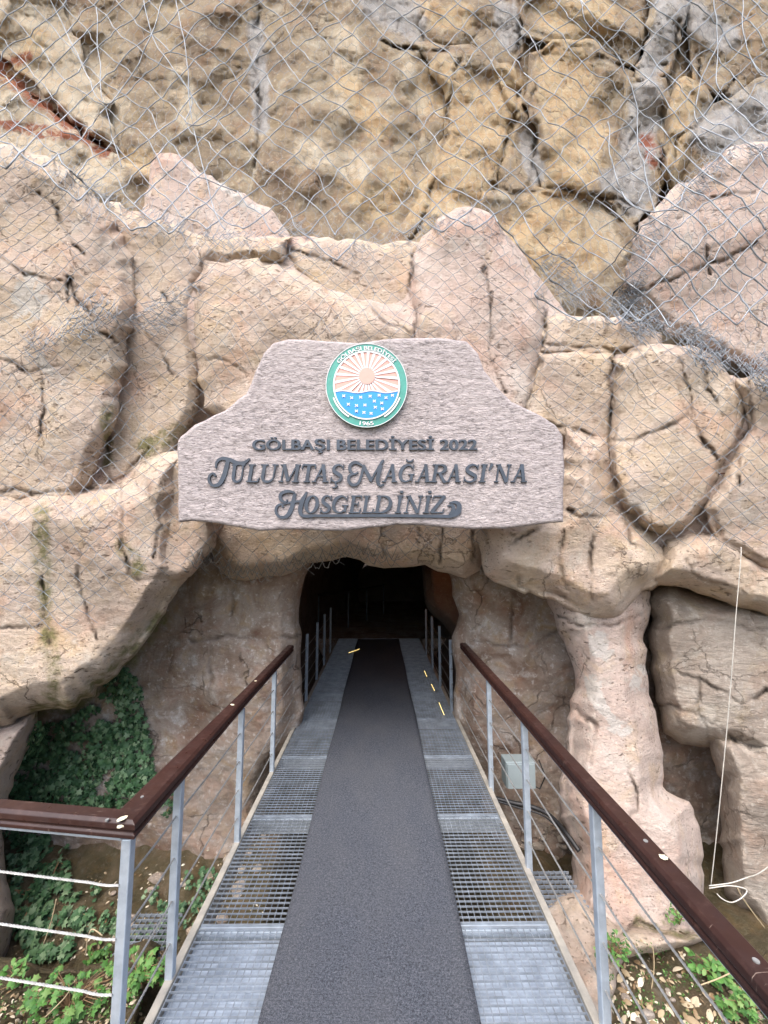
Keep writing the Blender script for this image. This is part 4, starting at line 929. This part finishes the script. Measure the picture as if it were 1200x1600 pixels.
railing(ir, .8, [4.72, 5.58, 6.37, 7.2], 4.7, 8, .815, -1, 4.6, rail=False)
fr_ = MB(); 
far = empty('railing', tuple(G(560, 1000, .03)), label='faint far railing bending left deep inside the cave', cat='railing')
fp = [(-1.35, 8.9), (-.75, 9.6), (-.35, 10.6), (.1, 11.8)]
for x, y in fp:
    m_ = MB(); m_.box(x - .017, x + .017, y - .017, y + .017, .03, .84); m_.build('post', M['letter'], far)  # steel posts given a dark colour that stands in for cave shade
m_ = MB(); m_.sweep([(x, y, .86) for x, y in fp], [(-.03, -.02), (-.03, .02), (.03, .02), (.03, -.02)]); m_.build('handrail', M['black'], far)  # near-black colour paints in the dimness this deep in the cave
# petals and screw caps on the rails
pc = MB()
def blob(mb, x, y, z, r, a=0, flat_=.003, n=9, el=1.5):
    vs = [(x, y, z + flat_)]; 
    for k in range(n):
        t = 6.2832 * k / n; rr_ = r * (1 + random.uniform(-.25, .25)); X_ = rr_ * el * math.cos(t); Y_ = rr_ * math.sin(t)
        vs.append((x + X_ * math.cos(a) - Y_ * math.sin(a), y + X_ * math.sin(a) + Y_ * math.cos(a), z))
    mb.add(vs, [(0, 1 + k, 1 + (k + 1) % n) for k in range(n)])
top_z = .869
for nm, xs_, y, root, r_ in [('screw_cap', -.91, 1.63, rl, .006), ('screw_cap', -.955, 1.50, rl, .006), ('screw_cap', .862, 1.00, rr, .007), ('screw_cap', .862, 1.38, rr, .007)]:
    m_ = MB(); m_.tube([(xs_, y, .866), (xs_, y, .8705)], r_, 12); m_.build(nm, M['cable'], root)
for i, (x, y, r_, lab) in enumerate([(-.905, 1.502, .012, 'pale fallen petal on the left railing corner'), (-.885, 1.462, .008, 'small pale petal at the outer edge of the railing corner'), (.868, 1.31, .010, 'pale petal on the right brown handrail'), (-.905, 2.55, .010, 'pale petal midway along the left brown handrail'), (-.905, 3.0, .008, 'small pale petal on the far part of the left handrail')]):
    m_ = MB(); blob(m_, x, y, top_z + .0015, r_, random.random() * 3); blob(m_, x + .006, y - .006, top_z + .004, r_ * .6, 1.2); m_.build('petal', M['petal'], None, label=lab, cat='petal', group='petals on the handrails')

# ------------------------------------------------------------------ box, cords, rebar, drain gratings, led strips, lamp
bc = P(815, 1205, 3.85)
bx = empty('junction_box', tuple(bc), label='grey electrical junction box mounted low on the recess wall right of the walkway', cat='junction box')
m_ = MB(); m_.box(bc[0] - .15, bc[0] + .12, bc[1] - .02, bc[1] + .13, bc[2] - .14, bc[2] + .09); m_.build('enclosure', M['box'], bx, bevel=.008)
m_ = MB(); m_.box(bc[0] - .142, bc[0] + .112, bc[1] - .042, bc[1] - .0205, bc[2] - .132, bc[2] + .082); m_.build('lid', M['box'], bx, bevel=.006)
m_ = MB(); m_.tube([(bc[0] + .1, bc[1] + .05, bc[2] - .14), (bc[0] + .18, bc[1] + .05, bc[2] - .18), (bc[0] + .24, bc[1] + .06, bc[2] - .08), (bc[0] + .2, bc[1] + .1, bc[2] + .05)], .006, 6); m_.build('lead', M['black'], bx, smooth=True)
def cord(name, pts, Ys, r, mat, label, cat):
    q = spl([(p[0], p[1], y) for p, y in zip(pts, Ys)], 8); m_ = MB(); m_.tube([Vector(P(a_, b_, y)) for a_, b_, y in q], r, 6); return m_.build(name, M[mat], None, smooth=True, label=label, cat=cat)
cord('power_cable', [(765, 1245), (800, 1254), (835, 1262), (860, 1275), (885, 1302), (905, 1330)], [3.75, 3.7, 3.65, 3.6, 3.4, 3.3], .018, 'black', 'thick black cable sagging along the wall under the junction box', 'cable')
cord('power_cable', [(770, 1250), (810, 1262), (850, 1275), (880, 1305), (892, 1330)], [3.7, 3.66, 3.6, 3.4, 3.3], .008, 'black', 'thin black cable slung just beneath the thick black one', 'cable')
cord('hanging_cord', [(1158, 855), (1157, 880), (1150, 960), (1141, 1080), (1130, 1200), (1120, 1300), (1111, 1382)], [2.75, 2.72, 2.72, 2.72, 2.72, 2.72, 2.74], .0026, 'white', 'long thin white cord hanging down the right rock face', 'cord')
cord('white_cable', [(1108, 1384), (1140, 1380), (1165, 1372), (1190, 1362), (1230, 1330)], [2.6, 2.6, 2.6, 2.55, 2.5], .0032, 'white', 'white cable curving up to the right edge above the soil', 'cable')
cord('white_cable', [(1108, 1388), (1140, 1384), (1166, 1390), (1160, 1402), (1143, 1410), (1128, 1404), (1120, 1396)], [2.6, 2.58, 2.56, 2.55, 2.55, 2.58, 2.6], .0030, 'white', 'white cable looped on itself beside the foot of the right rock', 'cable')
h_ = hit(1122, 740)
cord('rebar', [(1121, 741), (1135, 740), (1150, 745), (1157, 751)], [h_[0].y + .02, h_[0].y - .05, h_[0].y - .06, h_[0].y - .05], .007, 'rust', 'short rusty bar sticking out of the rock right of the sign', 'rebar')
def drain(name, pxs, z, label, n_=8):
    c_ = G(pxs[0], pxs[1], z); m_ = MB()
    for k in range(n_): m_.box(c_[0] - .16, c_[0] + .16, c_[1] - .16 + k * .042, c_[1] - .1565 + k * .042, z - .02, z)
    for k in range(n_): m_.box(c_[0] - .16 + k * .042, c_[0] - .1565 + k * .042, c_[1] - .165, c_[1] + .15, z - .016, z - .002)
    m_.build(name, M['galv2'], None, label=label, cat='floor grating')
drain('floor_grating', (868, 1385), -.62, 'square metal floor grating below the walkway, beside the pillar foot')
drain('floor_grating', (235, 1455), -.88, 'square metal floor grating in the pit left of the walkway')
for px0, px1, lab in [((545, 1020), (562, 1014), 'short glowing yellow strip light on the left of the cave runner'), ((663, 1048), (667, 1057), 'farthest small glowing strip light right of the cave runner'), ((674, 1069), (679, 1079), 'middle glowing strip light right of the cave runner'), ((686, 1098), (694, 1117), 'nearest and longest glowing strip light right of the cave runner')]:
    a_ = G(*px0, .02); b_ = G(*px1, .02); m_ = MB(); m_.tube([Vector(a_), Vector(b_)], .0017, 6); m_.build('strip_light', M['led'], None, label=lab, cat='strip light', group='strip lights in the cave floor')
lp = empty('cave_lamp', (1.25, 6.2, 1.1), label='small orange lamp lighting the right cave wall', cat='lamp')
m_ = MB(); m_.tube([(1.25, 6.2, 1.12), (1.25, 6.2, 1.2)], .03, 12); m_.build('lamp_glass', M['lampglass'], lp)
m_ = MB(); m_.box(1.2, 1.3, 6.16, 6.26, 1.08, 1.115); m_.build('lamp_base', M['black'], lp)
pl = bpy.data.lights.new('cave_lamp_light', 'POINT'); pl.energy = 1.6; pl.color = (1, .30, .06); pl.shadow_soft_size = .06
po = bpy.data.objects.new('cave_lamp_light', pl); C.objects.link(po); po.location = (1.22, 6.2, 1.3)

# ------------------------------------------------------------------ plants
def leaves(name, pts, nrm, size, mat, shape, parent=None, lean=.5, seed=1, **k):
    r = random.Random(seed); V = []; Fc = []; rv = []
    for p, n_, s in zip(pts, nrm, size):
        n_ = (Vector(n_) + Vector((r.uniform(-1, 1), r.uniform(-1, 1), r.uniform(-1, 1))) * lean).normalized()
        u = n_.cross(Vector((r.uniform(-1, 1), r.uniform(-1, 1), r.uniform(-1, 1)))).normalized(); v = n_.cross(u); b = len(V); c_ = r.random()
        for (x, y) in shape: V.append(Vector(p) + u * x * s + v * y * s + n_ * (-.25 * s * (x * x + y * y)))
        V.append(Vector(p) + n_ * .12 * s); m_ = len(shape)
        Fc += [[b + i, b + (i + 1) % m_, b + m_] for i in range(m_)]; rv += [c_] * (m_ + 1)
    me = npmesh(name, np.array([list(q) for q in V]), Fc); at = me.attributes.new('rnd', 'FLOAT', 'POINT'); at.data.foreach_set('value', np.array(rv, np.float32))
    return link(name, me, M[mat], parent, **k)
IVY = [(0, -1), (.35, -.55), (.95, -.6), (.6, 0), (.75, .6), (.25, .45), (0, 1.05), (-.25, .45), (-.75, .6), (-.6, 0), (-.95, -.6), (-.35, -.55)]
OVAL = [(0, -1), (.4, -.5), (.5, 0), (.35, .6), (0, 1), (-.35, .6), (-.5, 0), (-.4, -.5)]
def scatter(poly, n, dens=None, seed=0, tree=None, jit=.03, maxd=9, mind=0):
    r = random.Random(seed); xs = [p[0] for p in poly]; ys = [p[1] for p in poly]; pts = []; nr = []; k = 0
    while len(pts) < n and k < n * 12:
        k += 1; x = r.uniform(min(xs), max(xs)); y = r.uniform(min(ys), max(ys))
        if not inside(np.array([x]), np.array([y]), poly)[0]: continue
        if dens is not None:
            d_ = float(fbm(np.array([[x / 38, y / 38, seed]]), 3, 70)[0])
            if d_ < dens: continue
        h_ = hit(x, y, tree or BVall)
        if h_[0] is None or h_[0].y > maxd or h_[0].y < mind: continue
        nn_ = h_[1] if h_[1].dot(Vector((0, 0, EYE)) - h_[0]) > 0 else -h_[1]
        pts.append(h_[0] + nn_ * r.uniform(.005, jit) ); nr.append(nn_)
    return pts, nr
def ivy(label, poly, n, dens, seed, size=(.014, .042), stems=12):
    root = empty('ivy', (0, 0, 0), label=label, cat='ivy')
    pts, nr = scatter(poly, n, dens, seed, jit=.10, mind=2.9)
    if pts:
        root.location = pts[0]
        leaves('foliage', pts, nr, [random.uniform(*size) for _ in pts], 'ivy', IVY, root, .55, seed)
        m_ = MB(); r = random.Random(seed)
        for _ in range(stems):
            a_ = r.choice(pts); cand = sorted(pts, key=lambda q: (q - a_).length)[1:60:12]
            ch = [a_] + sorted(cand, key=lambda q: (q - a_).length)[:3]; m_.tube(ch, .0035, 4)
        m_.build('stem', M['stem'], root)
ivy('dark green ivy covering the recess wall below the left overhang', [(195, 1040), (215, 1060), (228, 1110), (240, 1160), (242, 1215), (200, 1250), (180, 1262), (20, 1270), (35, 1190), (48, 1130), (100, 1130), (135, 1110), (165, 1100), (178, 1060)], 2900, -.30, 41)
ivy('ivy trailing below the brown corner rail in the left pit', [(15, 1290), (90, 1300), (75, 1340), (100, 1330), (118, 1400), (150, 1440), (140, 1500), (50, 1500), (20, 1440)], 900, -.15, 42)
ivy('ivy patch on the slope behind the left railing corner post', [(140, 1390), (220, 1400), (360, 1330), (330, 1420), (270, 1480), (170, 1490)], 450, .05, 43, (.014, .026))
ivy('small dark ivy tuft hanging behind the second left post', [(248, 1225), (275, 1230), (272, 1270), (252, 1265)], 70, None, 44, (.014, .026), 3)
def ptsz(poly, n, seed, z=None): return scatter(poly, n, None, seed, maxd=3.2)
def weed(label, cx, cy, n, spread, size, seed, depth_max=3.3):
    h_ = hit(cx, cy, BVall); base = h_[0] if h_[0] is not None else Vector(G(cx, cy, -.75))
    root = empty('weed', tuple(base), label=label, cat='plant', group='green weeds along the path'); r = random.Random(seed); m_ = MB(); pts = []; nr = []; sz = []
    for _ in range(n):
        a_ = r.uniform(0, 6.28); rr_ = spread * math.sqrt(r.random()); hgt = r.uniform(.03, .11) * (1 if spread < .2 else 1.2)
        tip = base + Vector((rr_ * math.cos(a_), rr_ * math.sin(a_) * .6, hgt)); mid = base.lerp(tip, .5) + Vector((0, 0, hgt * .35)); m_.tube([base, mid, tip], .0018, 4)
        for _k in range(3): pts.append(tip + Vector((r.uniform(-.02, .02), r.uniform(-.02, .02), r.uniform(-.01, .01)))); nr.append(Vector((r.uniform(-.4, .4), -.35, 1))); sz.append(r.uniform(*size))
    m_.build('stem', M['stem'], root); leaves('foliage', pts, nr, sz, 'weed', IVY if size[1] < .027 and size[1] > .025 else OVAL, root, .45, seed)
weed('large bright leafy weeds at the bottom left, under the corner railing', 110, 1580, 70, .26, (.012, .026), 1)
weed('bright weeds between the corner post and the second left post', 215, 1540, 46, .15, (.012, .026), 2)
weed('small weed on the pale ledge at the far bottom left', 25, 1545, 16, .10, (.014, .024), 3)
weed('weed tuft growing just behind the left corner post', 150, 1505, 22, .12, (.016, .028), 4)
weed('fern-like weed beside the near right post', 958, 1500, 34, .10, (.010, .020), 5)
weed('green weed against the lower edge of the right handrail', 1120, 1535, 34, .14, (.016, .030), 6)
weed('sparse creeping weed climbing the foot of the pillar', 1062, 1445, 20, .08, (.008, .016), 7)
weed('little weed in the middle of the leaf litter on the right', 1020, 1500, 18, .07, (.010, .018), 8)
weed('low weed at the bottom right corner below the handrail', 1165, 1590, 26, .14, (.014, .026), 9)
def fern(label, px, py, z, seed):
    pass
pts, nr = scatter([(940, 1480), (1000, 1470), (1120, 1500), (1230, 1600), (1230, 1700), (940, 1700)], 520, None, 51, jit=.012, maxd=3.4)
pt2, nr2 = scatter([(-40, 1530), (60, 1540), (150, 1530), (260, 1500), (240, 1650), (-40, 1650)], 520, None, 52, jit=.012, maxd=3.0)
pt3, nr3 = scatter([(960, 1500), (1080, 1520), (1200, 1600), (1200, 1680), (960, 1680)], 60, None, 53, jit=.02, maxd=3.4)
pt4, nr4 = scatter([(20, 1400), (420, 1300), (420, 1500), (20, 1500)], 260, None, 54, jit=.012, maxd=5)
leaves('leaf_litter', pts + pt2 + pt3 + pt4, nr + nr2 + nr3 + nr4, [random.uniform(.006, .018) for _ in pts + pt2] + [random.uniform(.022, .038) for _ in pt3] + [random.uniform(.006, .018) for _ in pt4], 'litter', OVAL, None, .35, 6, kind='stuff', label='dry pale leaves scattered over the soil', cat='leaf litter')
# moss and small growth over the soil
pts, nr = scatter([(940, 1480), (1000, 1470), (1120, 1500), (1230, 1600), (1230, 1700), (940, 1700)], 2200, .0, 56, jit=.01, maxd=3.4)
pt2, nr2 = scatter([(-40, 1530), (60, 1540), (150, 1530), (260, 1500), (240, 1650), (-40, 1650)], 1500, .05, 57, jit=.01, maxd=3.0)
leaves('moss', pts + pt2, nr + nr2, [random.uniform(.003, .007) for _ in pts + pt2], 'weed', OVAL, None, .9, 8, kind='stuff', label='low moss and tiny leaves on the soil beside the walkway', cat='moss')
# dry twigs
for i, (pp, lab) in enumerate([([(88, 1405), (80, 1440), (68, 1475)], 'thin pale stalk rising in the left pit behind the cables'), ([(134, 1490), (138, 1462), (145, 1452), (160, 1462)], 'bent dry stalk beside the left corner post'), ([(70, 1590), (100, 1560), (110, 1545)], 'dry twig lying in the weeds at the bottom left'), ([(1150, 1384), (1165, 1410), (1195, 1450)], 'dry twig hanging under the white cables'), ([(1092, 1540), (1120, 1530), (1142, 1520)], 'short dry twig on the leaf litter at the right'), ([(1018, 1545), (1022, 1510), (1020, 1480)], 'grey twig standing in the leaf litter at the right')]):
    Y_ = 2.3 if pp[0][1] > 1480 else 2.7
    cord('twig', pp, [Y_] * len(pp), .003, 'drytwig', lab, 'twig')
# rubble in the left pit and along the foot of the walls
k_ = 0
for poly, n_, sz in [([(160, 1400), (420, 1300), (400, 1440), (180, 1490)], 26, (.02, .06)), ([(775, 1290), (880, 1300), (880, 1380), (810, 1380)], 12, (.02, .05)), ([(960, 1500), (1200, 1560), (1200, 1600), (960, 1600)], 12, (.012, .03))]:
    pts, nr = scatter(poly, n_, None, 60 + n_, jit=.006, maxd=5); rv = random.Random(n_)
    for p in pts:
        bm = bmesh.new(); bmesh.ops.create_icosphere(bm, subdivisions=2, radius=rv.uniform(*sz)); sc_ = (rv.uniform(.8, 1.4), rv.uniform(.7, 1.2), rv.uniform(.5, .8))
        for v in bm.verts:
            w_ = 1 + .35 * float(perlin(np.array([[v.co.x * 22 + k_, v.co.y * 22, v.co.z * 22]]), k_)[0]); v.co = Vector((v.co.x * sc_[0], v.co.y * sc_[1], v.co.z * sc_[2])) * w_
        me = bpy.data.meshes.new('stone'); bm.to_mesh(me); bm.free(); k_ += 1
        where = ('in the pit left of the walkway', 'by the floor grating right of the walkway', 'in the leaf litter at the bottom right')[0 if p.x < 0 else (1 if p.y > 2.9 else 2)]
        o = link('stone', me, M['greyrock'], None, smooth=False, label='small rough loose stone ' + where, cat='stone', group='loose stones ' + where); o.location = p
